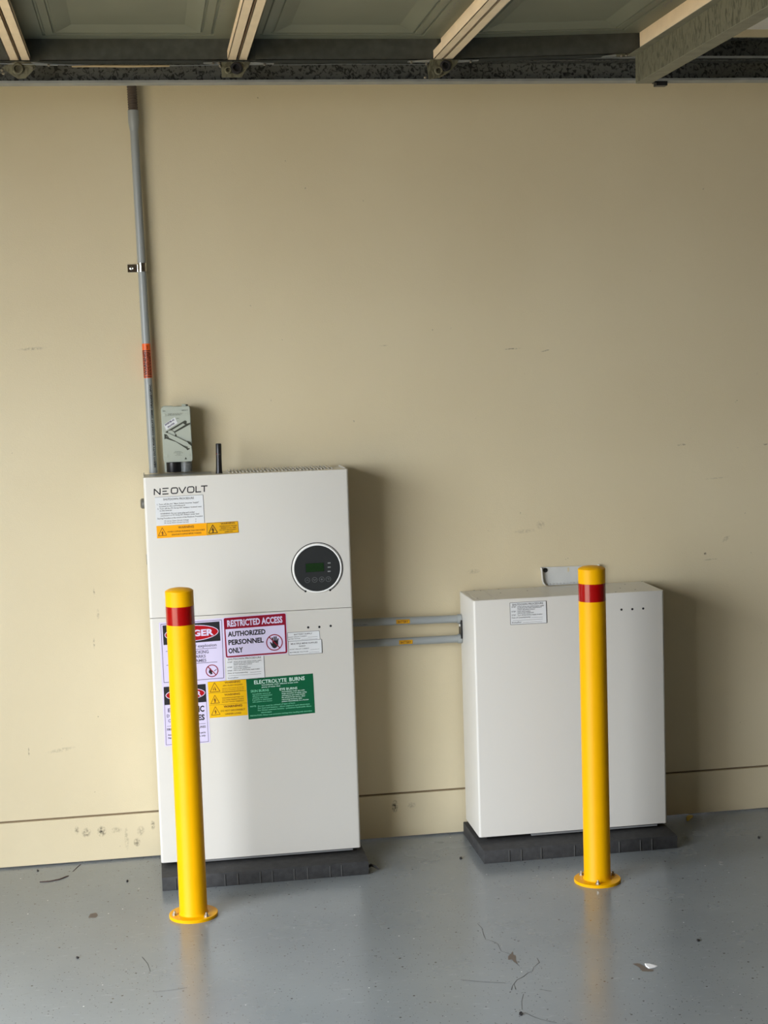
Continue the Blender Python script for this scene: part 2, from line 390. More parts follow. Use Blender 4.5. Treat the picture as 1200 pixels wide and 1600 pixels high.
bm = bmesh.new(); q = [W(a, b, 2, 0.0) + Vector((0, 0, 0.0004)) for a, b in [(794, 1494), (799, 1490), (801, 1486), (802, 1492), (806, 1493), (806, 1500), (809, 1506), (803, 1503), (800, 1499), (794, 1500)]]
bm.faces.new([bm.verts.new(v) for v in q]); finish('stain', bm, M['stain'], fl, False)
bm = bmesh.new()
q = [W(a, b, 2, 0.0) + Vector((0, 0, 0.0003)) for a, b in [(141, 1428), (150, 1426), (153, 1430), (150, 1434), (138, 1434)]]
bm.faces.new([bm.verts.new(v) for v in q]); finish('stain', bm, M['stain'], fl, False)

# ------------------------------------------------------------------ garage door overhead
door = empty('door_1', (0.5, -1.0, 2.3), 'raised sectional garage door overhead, grey-green panels with tan rails', kind='structure')
ZB = 2.300; ZS = 2.352; YE = -0.895; YFAR = -4.30
J = [-1.306, -0.786, -0.266, 0.262, 0.782, 1.305]
def section(x0, x1, rise):
    sec = empty('door_section', (x0, YE, ZB)); sec.parent = door; sec.matrix_parent_inverse = Matrix.Translation(-door.location)
    def tilt(bm):
        for v in bm.verts: v.co.z += rise * (v.co.x - x0) / (x1 - x0)
        return bm
    # skin sheet
    bm = bmesh.new(); bx(bm, x0 + 0.002, x1 - 0.002, YFAR, YE + 0.004, ZS + 0.014, ZS + 0.020); finish('skin', tilt(bm), M['skin'], sec, False)
    c = (x0 + x1) / 2
    y = -0.932
    for k in range(6):
        ya = y - k * 0.732; yb = ya - 0.66
        if yb < YFAR: break
        bm = bmesh.new()
        # embossed: flat rim, groove, bevel up to raised field (bulging down towards the room)
        R_ = [(0.2575, -0.036, 0.0), (0.206, 0.0, 0.0), (0.205, 0.001, 0.004), (0.200, 0.006, 0.004), (0.198, 0.008, 0.0), (0.180, 0.026, 0.0), (0.179, 0.027, 0.004), (0.174, 0.032, 0.004), (0.172, 0.034, 0.0), (0.134, 0.072, 0.011)]
        loops = []
        for hw, iy, dz in R_:
            loops.append([bm.verts.new((c + sx_ * hw, (ya - iy) if s2 else (yb + iy), ZS + dz)) for sx_, s2 in ((-1, 1), (1, 1), (1, 0), (-1, 0))])
        for A, B_ in zip(loops, loops[1:]):
            for i in range(4): bm.faces.new((A[i], A[(i + 1) % 4], B_[(i + 1) % 4], B_[i]))
        bm.faces.new(loops[-1])
        finish('embossed_panel', tilt(bm), M['skin'], sec, False)
    # tan rails along both long edges: web plus bottom flange plus small return
    for s, xe in ((1, x0), (-1, x1)):
        bm = bmesh.new()
        a, b = sorted((xe + s * 0.0022, xe + s * 0.0245))
        bx(bm, a, b, YFAR, YE - (0.09 if rise and s < 0 else 0.006), ZB, ZB + 0.0015, 0)
        a, b = sorted((xe + s * 0.0022, xe + s * 0.0040)); bx(bm, a, b, YFAR, YE - 0.006, ZB, ZS + 0.006)
        a, b = sorted((xe + s * 0.0230, xe + s * 0.0245)); bx(bm, a, b, YFAR, YE - (0.09 if rise and s < 0 else 0.006), ZB, ZB + (0.012 if s > 0 or rise else 0.022))
        finish('rail', tilt(bm), M['tan'], sec, False)
    # end stile: dark channel closing the side of the section
    bm = bmesh.new(); bx(bm, x0 + 0.046, x1 - 0.012, YE - 0.0015, YE, ZB, ZS + 0.006)
    bx(bm, x0 + 0.046, x1 - 0.012, YE - 0.0015, YE + 0.04, ZB, ZB + 0.0015)
    bx(bm, x0 + 0.004, x1 - 0.002, YE + 0.001, YE + 0.003, ZB + 0.001, ZS + 0.006)
    finish('end_stile', tilt(bm), M['stile'], sec, False)
    return sec
for i in range(5): section(J[i], J[i + 1], 0.015 if i == 4 else 0.0)

# strut across the end of the last section
XS = W(992, 131, 1, YE - 0.002); ZL = XS.z; XS = XS.x; ZT = W(992, 88, 1, YE - 0.002).z
bm = bmesh.new()
bx(bm, XS - 0.001, XS + 0.001, YFAR, YE - 0.012, ZL, ZT)
finish('strut', bm, M['galv'], door, False)
bm = bmesh.new()
bx(bm, XS - 0.001, XS + 0.040, YFAR, YE - 0.012, ZL - 0.0015, ZL)
bx(bm, XS + 0.038, XS + 0.040, YFAR, YE - 0.012, ZL, ZL + 0.010)
bx(bm, XS - 0.022, XS, YFAR, YE - 0.006, ZT - 0.001, ZT + 0.0006)
finish('strut_flange', bm, mat('strut_flange_steel', (128, 126, 108), 0.5, metal=0.3, noise=0.15, nscale=30), door, False)  # same strut steel, coloured paler for light on the down-facing flange

# hinge and roller brackets
YB = YE - 0.008
def bracket(outline, holes, arms, bolts):
    r = empty('roller_bracket', W(outline[0][0], outline[0][1], 1, YB)); r.parent = door; r.matrix_parent_inverse = Matrix.Translation(-door.location)
    bm = bmesh.new(); slab(bm, [W(a, b, 1, YB) for a, b in outline], (0, 0.003, 0)); finish('plate', bm, M['galv'], r, False)
    for (hx, hy, hr, solid) in holes:
        p = W(hx, hy, 1, YB)
        bm = bmesh.new(); k = hr / 610.0
        lathe(bm, p, (0, -1, 0), [(k, 0), (k, 0.006), (k * 0.86, 0.008), (k * 0.6, 0.008), (k * 0.55, 0.001), (0, 0.001)], 24)
        finish('roller_sleeve', bm, M['galv'] if solid else M['grit'], r)
    bm = bmesh.new()
    for (a, b) in arms:
        p, q = W(a[0], a[1], 1, YB + 0.001), W(b[0], b[1], 1, YB + 0.001); dz = Vector((0, 0, 0.0022))
        slab(bm, [p - dz, q - dz * 0.3, q + dz * 0.5, p + dz * 1.4], (0, 0.012, 0))
    finish('arm', bm, M['galv_lip'], r, False)
    for (a, b) in bolts:
        turned('bolt', W(a, b, 1, YB), (0, -1, 0), [(0.0035, 0), (0.0035, 0.005), (0.0018, 0.007), (0, 0.007)], M['bolt'], r, 6)
bracket([(3, 106), (12, 100), (22, 96), (46, 96), (57, 103), (50, 112), (40, 122), (28, 123), (16, 115)], [(28, 108, 8.5, 1)], [((48, 99), (90, 101))], [(76, 102), (50, 106), (3, 110), (5, 115)])
bracket([(345, 96.7), (392, 96.7), (388, 104), (377.3, 120.7), (346.7, 120.7)], [(369.6, 106.7, 9, 0), (356.3, 110, 5.5, 1)], [((345, 99), (318, 98)), ((390, 99), (428, 99))], [(342, 99), (344, 104), (413, 101), (333, 100)])
bracket([(672.7, 92.7), (717, 93.3), (713, 101.3), (701, 113.3), (687.3, 121.3), (670, 124), (667.3, 104)], [(696, 102.7, 8.5, 0), (684.7, 111, 6.5, 1)], [((674, 95), (638, 95.7)), ((713, 96), (748, 94))], [(642.7, 98), (665.7, 100.3), (735, 96.7), (664, 121)])
bracket([(962, 84.5), (990, 83), (988, 87), (964, 88.5)], [], [((964, 86), (942, 88.5))], [(970, 88), (978, 87)])
# loose stamped print and paint flecks on the door skin
skn = [o for o in door.children if o.name.startswith('door_section')]
bm = bmesh.new(); rnd = random.Random(3)
for (ax_, ay_, bx_, by_) in ((350, 2, 340, 29), (716, 2, 697, 26), (1050, 2, 1036, 9)):
    for k in range(6):
        t = k / 5.0; cxp, cyp = ax_ + (bx_ - ax_) * t, ay_ + (by_ - ay_) * t
        for j in range(3):
            a = (cxp + rnd.uniform(-3, 3), cyp + rnd.uniform(-1.5, 1.5)); b = (a[0] + rnd.uniform(-3, 3), a[1] + rnd.uniform(-1.5, 1.5))
            p, q = W(a[0], a[1], 2, ZS - 0.0004), W(b[0], b[1], 2, ZS - 0.0004); d = (q - p); nn = Vector((-d.y, d.x, 0)).normalized() * 0.0007
            bm.faces.new([bm.verts.new(v) for v in (p + nn, q + nn, q - nn, p - nn)])
so = finish('stamped_print', bm, M['ink_purple'], door, False)

# tracks
YT = -0.80; zb = W(300, 132, 1, YT).z
def track(z, x0, x1, label):
    bm = bmesh.new()
    bx(bm, x0, x1, YT, YT + 0.002, z, z + 0.052); bx(bm, x0, x1, YT - 0.038, YT, z + 0.050, z + 0.052)
    r = empty('door_track', ((x0 + x1) / 2, YT, z), label, 'track')
    finish('channel_web', bm, M['galv_dark'], r, False)
    bm = bmesh.new(); bx(bm, x0, x1, YT - 0.038, YT + 0.002, z - 0.002, z); bx(bm, x0, x1, YT - 0.0395, YT - 0.038, z - 0.002, z + 0.004)
    finish('bottom_flange', bm, M['galv_lip'], r, False)
    return r
t1 = track(zb, -1.55, 3.6, 'galvanised steel door track running above the wall, lower of the two')
t2 = track(zb + 0.057, -1.55, 3.6, 'galvanised upper door track seen right of the diagonal strut')
bm = bmesh.new()
for (a, b) in ((887, 108), (882, 115.5), (894.5, 115.5)):
    lathe(bm, W(a, b, 1, YT - 0.0002), (0, -1, 0), [(0.0036, 0), (0.0036, 0.0004), (0, 0.0004)], 12)
finish('punched_hole', bm, M['grit'], t1, False)
bm = bmesh.new(); p = W(1028, 133, 1, YT)
bx(bm, p.x - 0.014, p.x + 0.016, YT - 0.03, YT - 0.006, zb - 0.013, zb - 0.002); bx(bm, p.x - 0.020, p.x - 0.010, YT - 0.03, YT - 0.01, zb - 0.006, zb - 0.002)
finish('end_stop', bm, M['black'], t1, False)
# hangers carry the tracks from the ceiling (outside the view)
for hx in (-0.6, 2.6):
    bm = bmesh.new(); bx(bm, hx, hx + 0.03, YT + 0.003, YT + 0.006, zb, CEIL); finish('hanger', bm, M['galv_lip'], t1, False)

# lift cable with a tan sleeve lying along the track
bm = bmesh.new(); yc = YB - 0.004
tube(bm, [W(-20, 99, 1, yc), W(112, 101.5, 1, yc), W(265, 102.5, 1, yc), W(345, 101.5, 1, yc)], 0.0011, 6)
cb = tag(finish('lift_cable', bm, M['steel']), 'thin steel lift cable with a tan sleeve under the raised door', 'cable')
bm = bmesh.new(); tube(bm, [W(112, 104, 1, yc), W(150, 103.2, 1, yc), W(200, 103.6, 1, yc), W(265, 103, 1, yc)], [0.0018, 0.0028, 0.0030, 0.002], 8)
finish('sleeve', bm, mat('faded_tan_sleeve', (168, 148, 112), 0.6), cb)
bm = bmesh.new(); tube(bm, [W(425, 101.5, 1, yc), W(540, 100, 1, yc), W(667, 100.5, 1, yc)], 0.0009, 6)
tag(finish('lift_cable', bm, M['steel']), 'bare steel cable run between the middle and right roller brackets', 'cable')

# ------------------------------------------------------------------ cabinets
YB0 = -0.0247; YF = -0.2360
def pad(x0, x1, yf, yr, grooves, label):
    r = empty('rubber_pad', ((x0 + x1) / 2, (yf + yr) / 2, 0), label, 'mat')
    bm = bmesh.new(); bx(bm, x0, x1, yf + 0.002, yr, 0.0, 0.0412, 0.002, 2)
    finish('slab', bm, M['pad'], r)
    for a in grooves: box('rib', a - 0.0015, a + 0.0015, yf, yf + 0.008, 0.001, 0.036, M['pad_rib'], r, 0.0006, 1)
    return r
g1 = [0.02, 0.058, 0.166, 0.204, 0.2711, 0.3076, 0.373, 0.4137, 0.4815, 0.5166]
g2 = [1.0373, 1.0756, 1.1385, 1.2444, 1.2830, 1.3500, 1.3880, 1.4562, 1.4935]
pad(-0.0201, 0.6000, -0.3301, -0.009, g1, 'charcoal rubber pad under the tall stacked cabinets on the left')
pad(0.9579, 1.5767, -0.3218, -0.009, g2, 'charcoal rubber pad under the low cabinet on the right')

def battery(x0, x1, zb_, zt, label, seamed_top, bar):
    r = empty('battery_cabinet', ((x0 + x1) / 2, (YF + YB0) / 2, zb_), label, 'battery')
    box('body', x0, x1, YF, YB0, zb_, zt, M['white'], r, 0.0075, 4, 'v')
    bm = bmesh.new()
    bx(bm, x0 + 0.03, x1 - 0.03, YF + 0.03, YB0 - 0.01, 0.0412, zb_ + 0.001)
    finish('plinth', bm, M['black'], r, False)
    box('base_rail', bar[0], bar[1], YF + 0.006, YF + 0.016, 0.0475, 0.0535, M['base_rail'], r, 0.0008, 1)
    return r
BL, BR = -0.0205, 0.5897
batL = battery(BL, BR, 0.0562, 0.8035, 'tall-standing white battery cabinet covered in warning signs, beneath the inverter', False, (0.1, 0.5656))
batR = battery(0.9630, 1.5727, 0.0570, 0.8015, 'low white battery cabinet standing alone behind the right bollard', True, (1.1309, 1.5423))
# top of the free-standing battery: sheet panels with rivets and fold lines
for a, b in ((0.9645, 0.9790), (0.9800, 1.0400), (1.0410, 1.2070), (1.2080, 1.5712)):
    box('top_sheet', a, b, YF + 0.002, YB0 - 0.001, 0.8010, 0.8031, M['white'], batR, 0.0004, 1)
for (a, b) in ((741, 922.5), (746, 935), (751, 923), (779, 920.5), (782, 926.5), (824, 923), (876, 913), (969, 919), (976.5, 913), (992.5, 921), (1003, 908.8), (962, 925)):
    p = W(a, b, 2, 0.8031); turned('rivet', (p.x, p.y, 0.8030), (0, 0, 1), [(0.0028, 0), (0.0022, 0.0006), (0, 0.0008)], M['ink_grey'], batR, 12)
def holes3(r, pts, Y):
    for (a, b) in pts:
        p = W(a, b, 1, Y); turned('vent_hole', (p.x, Y + 0.0002, p.z), (0, -1, 0), [(0.0036, 0), (0.0036, 0.0004), (0, 0.0004)], M['ink'], r, 16)
holes3(batL, ((481.6, 980.3), (499, 979.6), (516.7, 978)), YF)
holes3(batR, ((971, 952.5), (988, 951.8), (1005, 950.8)), YF)

inv = empty('inverter_cabinet', ((BL + BR) / 2, (YF + YB0) / 2, 0.8035), 'white inverter cabinet with round black display stacked on the left battery', 'inverter')
box('front_cover', BL, BR, YF, YF + 0.055, 0.8052, 1.2243, M['white'], inv, 0.0075, 4, 'v')
bm = bmesh.new()
bx(bm, BL + 0.003, BR - 0.003, YF + 0.05, YB0, 0.8042, 1.2205)
bx(bm, BL + 0.001, BL + 0.003, YF + 0.054, YB0 - 0.002, 0.8050, 1.2262); bx(bm, BR - 0.003, BR - 0.001, YF + 0.054, YB0 - 0.002, 0.8050, 1.2262)
finish('housing', bm, M['white'], inv, False)
for k in range(30):
    x = 0.235 + k * 0.0108
    box('cooling_fin', x, x + 0.0025, YF + 0.075, YB0 - 0.006, 1.2200, 1.2262, M['white'], inv)
box('cable_cover', BL + 0.018, 0.185, -0.20, YB0 - 0.040, 1.2200, 1.2236, mat('grey_cover_plate', (150, 152, 150), 0.3), inv, 0.0008, 1)
turned('side_latch', (BL + 0.004, -0.10, 1.137), (-1, 0, 0), [(0.016, 0), (0.016, 0.012), (0.012, 0.016), (0, 0.016)], M['steel'], inv, 24)
box('side_clip', BL - 0.002, BL + 0.004, -0.15, -0.12, 0.955, 0.985, M['steel'], inv, 0.001, 1)
# display: black dial, raised white ring, open arc line
sh = Sheet(YF); c0 = (495.7, 888.0)
dc = sh.P(c0)
disp = turned('display', (dc.x, YF + 0.001, dc.z), (0, -1, 0), [(0.0695, 0), (0.0695, 0.0030), (0.0690, 0.0036), (0, 0.0036)], M['panel'], inv, 96)
turned('bezel_ring', (dc.x, YF + 0.001, dc.z), (0, -1, 0), [(0.0742, 0), (0.0740, 0.0040), (0.0730, 0.0048), (0.0708, 0.0048), (0.0696, 0.0038), (0.0696, 0)], M['glossy_white'], inv, 96)
bm = bmesh.new(); a0, a1 = math.radians(-63), math.radians(242)
ring(bm, sh, c0, 0.0790, 0.0765, 0.0001, a0, a1, 96)
for t in (a0 + 0.02, a1 - 0.02):
    o = sh.P(c0, 0.0001) + Vector((math.cos(t) * 0.0778, 0, math.sin(t) * 0.0778))
    slab(bm, [o + Vector((math.cos(k * PI / 8) * 0.0032, 0, math.sin(k * PI / 8) * 0.0032)) for k in range(16)], (0, -0.00015, 0))
finish('arc_line', bm, M['ink'], inv, False)
dl = Sheet(YF - 0.0027)
bm = bmesh.new(); poly(bm, dl, [(475.8, 879.4), (507, 877.6), (508, 893.4), (476.6, 895.6)], 0.0001); finish('screen_frame', bm, M['ink'], disp, False)
bm = bmesh.new(); poly(bm, dl, [(477.5, 880.8), (505.6, 879.2), (506.5, 892.4), (478.2, 894.3)], 0.0004); finish('screen', bm, M['lcd'], disp, False)
bm = bmesh.new()
for y_ in (880.0, 886.5, 893.0): poly(bm, dl, [(512, y_ - 1), (516.5, y_ - 1.3), (516.5, y_ + 0.4), (512, y_ + 0.7)], 0.0001)
finish('indicator_light', bm, M['lens'], disp, False)
btn = mat('touch_button_print', (88, 90, 90), 0.35)
for k, (a, b) in enumerate(((480.3, 906.6), (491.7, 906), (502.7, 905.3), (513, 904.9))):
    bm = bmesh.new(); ring(bm, dl, (a, b), 0.0082, 0.0068, 0.0001, n=24)
    if k == 0: strip(bm, dl, (a - 2, b + 1), (a, b - 1), 0.7, 0.0001); strip(bm, dl, (a, b - 1), (a + 2, b + 1), 0.7, 0.0001)
    if k == 1: strip(bm, dl, (a - 2, b - 1), (a, b + 1), 0.9, 0.0001); strip(bm, dl, (a, b + 1), (a + 2, b - 1), 0.9, 0.0001)
    if k == 2: ring(bm, dl, (a, b), 0.003, 0.0, 0.0001, n=12)
    if k == 3: strip(bm, dl, (a - 1.8, b - 1.2), (a + 1.4, b - 1.2), 0.7, 0.0001); strip(bm, dl, (a + 1.4, b - 1.2), (a, b + 1.6), 0.7, 0.0001)
    finish('touch_button', bm, btn, disp, False)
# wordmark: drawn letter by letter with even strokes
bm = bmesh.new()
def wm(u, v): # u 0..84 along, v 0..1 up (cap height)
    return (240.2 + u, 773.6 - 0.0637 * u - v * 10.4 + (0.55 * v))
def st(pts, wd=1.75):
    for a, b in zip(pts, pts[1:]): strip(bm, sh, wm(*a), wm(*b), wd, 0.0001)
def rrect(u0, u1):
    r, q = 1.6, 0.16
    st([(u0 + r, 0.06), (u1 - r, 0.06), (u1, 0.06 + q), (u1, 0.94 - q), (u1 - r, 0.94), (u0 + r, 0.94), (u0, 0.94 - q), (u0, 0.06 + q), (u0 + r, 0.06)])
st([(0.9, 0), (0.9, 1)]); st([(0.9, 0.95), (9.6, 0.05)]); st([(9.9, 0), (9.9, 1)])
for v in (0.06, 0.5, 0.94): st([(13.5, v), (23.2 if v != 0.5 else 20.5, v)])
rrect(27.5, 37.2)
st([(39.2, 1), (44.6, 0.04)]); st([(44.6, 0.04), (50, 1)])
rrect(53, 62.7)
st([(66, 1), (66, 0.06)]); st([(65.2, 0.06), (74, 0.06)])
st([(73.8, 0.94), (84, 0.94)]); st([(79, 0.94), (79, 0)])
finish('wordmark', bm, M['ink'], inv, False)

# ---- stickers
def sticker(parent, name, Y, corners, m, label, lift=0.0, radius=False):
    bm = bmesh.new(); s = Sheet(Y); poly(bm, s, corners, lift, 0.0004)
    return tag(finish(name, bm, m, parent, False), label), s, lift + 0.0004
def layer(name, m, par, fn, label=None):
    bm = bmesh.new(); fn(bm); return tag(finish(name, bm, m, par, False), label)
def outline(bm, s, pts, wd, lift):
    for a, b in zip(pts, pts[1:] + pts[:1]): strip(bm, s, a, b, wd, lift)

# shutdown procedure on the inverter
st1, s, L = sticker(inv, 'sticker', YF, [(241.8, 777.3), (317.2, 773), (319.7, 816.8), (244.5, 821.6)], M['stk_white'], 'white shutdown procedure sticker under the wordmark')
def f(bm):
    text(bm, s, 'SHUTDOWN PROCEDURE', (255, 782), (303, 779.4), 3.2, L, 0.0)
    text(bm, s, '1. Turn off the AC "Main Switch Inverter Supply"', (245.5, 789.5), (311, 785.6), 2.2, L)
    text(bm, s, 'located in the switchboard', (249, 792.6), (289, 790.2), 2.2, L)
    text(bm, s, '2. Turn off the PV Array DC Isolator located next', (246, 796.3), (315, 792.2), 2.2, L)
    text(bm, s, 'to the inverter', (249.5, 799.2), (269, 798), 2.2, L)
    text(bm, s, 'WARNING: Do not open plug and socket', (250.5, 804), (304, 800.8), 2.2, L, 0.01)
    text(bm, s, 'connectors or PV Array DC Isolator under load', (251, 807), (311, 803.5), 2.2, L, 0.01)
    text(bm, s, 'Starting Procedure is the reverse of the Shutdown Procedure', (246, 811.5), (317, 807), 2.2, L, 0.01)
    text(bm, s, 'PV Array Open Circuit Voltage', (257, 815.2), (295, 812.8), 1.9, L); text(bm, s, 'V', (305, 812.2), (307, 812.1), 1.9, L)
    text(bm, s, 'PV Array Short Circuit Current', (257, 818.4), (295, 816), 1.9, L); text(bm, s, 'A', (305, 815.4), (307, 815.3), 1.9, L)
layer('lettering', M['ink_grey'], st1, f)
layer('edge_line', M['ink_grey'], st1, lambda bm: (strip(bm, s, (241.8, 777.3), (317.2, 773), 0.5, L), strip(bm, s, (317.2, 773), (319.7, 816.8), 0.8, L)))

def tri(bm, s, a, b, c, L, wd=0.8):
    outline(bm, s, [a, b, c], wd, L)
def bolt_sym(bm, s, cx, cy, k, L):
    poly(bm, s, [(cx + 0.2 * k, cy - 3 * k), (cx - 1.5 * k, cy + 0.3 * k), (cx - 0.2 * k, cy + 0.3 * k), (cx + 0.6 * k, cy - 1.0 * k)], L)
    poly(bm, s, [(cx - 0.6 * k, cy - 0.2 * k), (cx + 1.5 * k, cy - 0.8 * k), (cx + 0.4 * k, cy + 2.4 * k), (cx - 0.1 * k, cy + 2.2 * k)], L)
    poly(bm, s, [(cx - 0.8 * k, cy + 1.8 * k), (cx + 1.2 * k, cy + 1.7 * k), (cx + 0.2 * k, cy + 3.2 * k)], L)
y1, s, L = sticker(inv, 'sticker', YF, [(244.3, 822), (322.4, 817.1), (323.2, 836.6), (245.5, 841.2)], M['stk_amber'], 'wide amber warning sticker about isolators')
def f(bm):
    tri(bm, s, (253.4, 824.6), (260.3, 836.4), (247.6, 837.3), L); bolt_sym(bm, s, 253.8, 832.8, 1.3, L)
    text(bm, s, 'WARNING', (278.5, 825.8), (303, 824.2), 3.6, L, 0.01)
    text(bm, s, 'POWER IS SUPPLIED FROM MORE THAN ONE SOURCE', (262, 832.2), (320, 828.6), 2.2, L)
    text(bm, s, 'ISOLATE BOTH SUPPLIES BEFORE WORKING', (268.5, 836.5), (314.5, 833.4), 2.2, L)
layer('lettering', M['ink_brown'], y1, f)
y2, s, L = sticker(inv, 'sticker', YF, [(322.6, 817.1), (372, 814.1), (373.2, 832.2), (323.4, 836.5)], M['stk_ochre'], 'small ochre warning sticker with lightning triangle')
def f(bm):
    tri(bm, s, (332.3, 820), (340, 832.2), (326, 833.4), L, 1.2); bolt_sym(bm, s, 332.6, 828, 1.6, L)
    text(bm, s, 'WARNING', (345, 819.6), (367, 818), 2.6, L, 0.02)
    for k, (a, b) in enumerate(((343, 370), (345, 369), (343, 370), (351, 364))):
        text(bm, s, ('HAZARDOUS DC VOLTAGE', 'PRESENT AT ALL TIMES', 'DO NOT DISCONNECT', 'UNDER LOAD')[k], (a, 823.2 + k * 3), (b, 821.6 + k * 3), 1.8, L)
    outline(bm, s, [(323.2, 817.6), (371.6, 814.6), (372.7, 831.8), (324, 836)], 0.5, L)
layer('lettering', mat('dark_brown_ink', (70, 46, 8), 0.5), y2, f)

# danger sign, explosion
d1, s, L = sticker(batL, 'sign', YF, [(248.2, 973), (349.5, 965.5), (352, 1064), (253, 1071)], M['stk_cool'], 'white danger sign about explosion, partly behind the bollard')
def f(bm):
    outline(bm, s, [(251.3, 975.6), (346.3, 968.6), (349.6, 1059.2), (256.2, 1066.6)], 0.9, L)
    text(bm, s, 'Risk of explosion', (286, 1013.4), (338.5, 1009.3), 4.6, L, 0.0)
    strip(bm, s, (259, 1017.8), (338.5, 1012.2), 0.8, L)
    text(bm, s, 'NO SMOKING', (286, 1023.0), (326, 1020.4), 5.2, L, 0.004)
    text(bm, s, 'NO SPARKS', (287, 1029.5), (321.5, 1027.2), 4.6, L, 0.004)
    text(bm, s, 'NO FLAMES', (286, 1036.1), (322.5, 1033.6), 4.6, L, 0.004)
    strip(bm, s, (260, 1039.6), (339.5, 1034.2), 0.8, L)
layer('lettering', M['ink_purple'], d1, f)
layer('black_header', M['ink'], d1, lambda bm: poly(bm, s, [(253.8, 977.4), (342.8, 970.9), (344.5, 1001), (255.6, 1008)], L))
def oval(bm, s, c, ax, ay, L, rot=0.072):
    poly(bm, s, [(c[0] + math.cos(t) * ax, c[1] + math.sin(t) * ay - math.cos(t) * ax * rot) for t in [2 * PI * k / 56 for k in range(56)]], L)
layer('oval_border', M['stk_cool'], d1, lambda bm: oval(bm, s, (299.3, 989.4), 42.2, 12.6, L + 0.0002))
layer('red_oval', M['stk_red'], d1, lambda bm: oval(bm, s, (299.3, 989.4), 41.0, 11.5, L + 0.0004))
layer('danger_word', M['stk_cool'], d1, lambda bm: text(bm, s, 'DANGER', (264, 996.6), (334, 991.8), 9.6, L + 0.0006, 0.035))
def prohib(bm, s, c, ro, ri, L):
    ring(bm, s, c, ro, ri, L); a = math.radians(-45); k = (ro + ri) / 2 * 505
    strip(bm, s, (c[0] - math.cos(a) * k, c[1] + math.sin(a) * k), (c[0] + math.cos(a) * k, c[1] - math.sin(a) * k), (ro - ri) * 520, L)
layer('prohibition_symbol', M['stk_darkred'], d1, lambda bm: prohib(bm, s, (331.2, 1048), 0.0190, 0.0163, L + 0.0004))
def f(bm):
    poly(bm, s, [(326, 1050), (327.5, 1046), (329, 1043.5), (330, 1046), (331.6, 1048.5), (331.4, 1051.5), (329, 1054), (328.2, 1051.5), (327.4, 1052.5)], L + 0.0002)
    strip(bm, s, (329.5, 1053.5), (332, 1052), 1.1, L + 0.0002); strip(bm, s, (334.5, 1048.6), (338.6, 1045.4), 0.9, L + 0.0002)
layer('flame_symbol', M['ink'], d1, f)

# danger sign, toxic gases
d2, s, L = sticker(batL, 'sign', YF, [(253.2, 1071.5), (323.5, 1066.2), (329, 1160), (257.6, 1166.5)], M['stk_cool'], 'narrow danger sign below the explosion sign, mostly behind the bollard')
def f(bm):
    outline(bm, s, [(256, 1073.6), (321, 1068.9), (325.8, 1158.6), (259.8, 1164)], 0.7, L)
    text(bm, s, 'E', (262.5, 1112.8), (267, 1112.4), 6, L); text(bm, s, 'D', (260.8, 1121), (265, 1120.6), 4.6, L); text(bm, s, 'C', (263, 1128.6), (267, 1128.2), 4.6, L)
    strip(bm, s, (261, 1135), (321.5, 1130.2), 0.6, L)
layer('frame_line', M['ink_purple'], d2, f)
def f(bm):
    text(bm, s, 'TOXIC', (288, 1113.9), (319.4, 1111.4), 9.2, L, 0.03)
    text(bm, s, 'GASES', (288, 1126.6), (320, 1124.4), 8.6, L, 0.03)
    text(bm, s, 'FIRE, SPARKS & BATTERY LINES', (261, 1141.7), (321.5, 1136.7), 3.4, L, 0.01)
    text(bm, s, 'Avoid inhaling vapours or contact parts', (262.5, 1149.8), (321.3, 1145.2), 2.8, L, 0.01)
    text(bm, s, 'Never smoke or use naked flame, only', (263, 1154.6), (321.3, 1150.2), 2.8, L, 0.01)
layer('lettering', M['ink'], d2, f)
layer('black_header', M['ink'], d2, lambda bm: poly(bm, s, [(255.6, 1073.9), (320.9, 1068.9), (322.3, 1096.6), (257, 1101.7)], L + 0.0002))
layer('oval_border', M['stk_cool'], d2, lambda bm: oval(bm, s, (289.6, 1084.6), 31.0, 9.4, L + 0.0004))
layer('red_oval', M['stk_red'], d2, lambda bm: oval(bm, s, (289.6, 1084.6), 29.8, 8.3, L + 0.0006))
layer('danger_word', M['stk_cool'], d2, lambda bm: text(bm, s, 'DANGER', (266, 1090.6), (314.6, 1086.6), 7.2, L + 0.0008, 0.035))

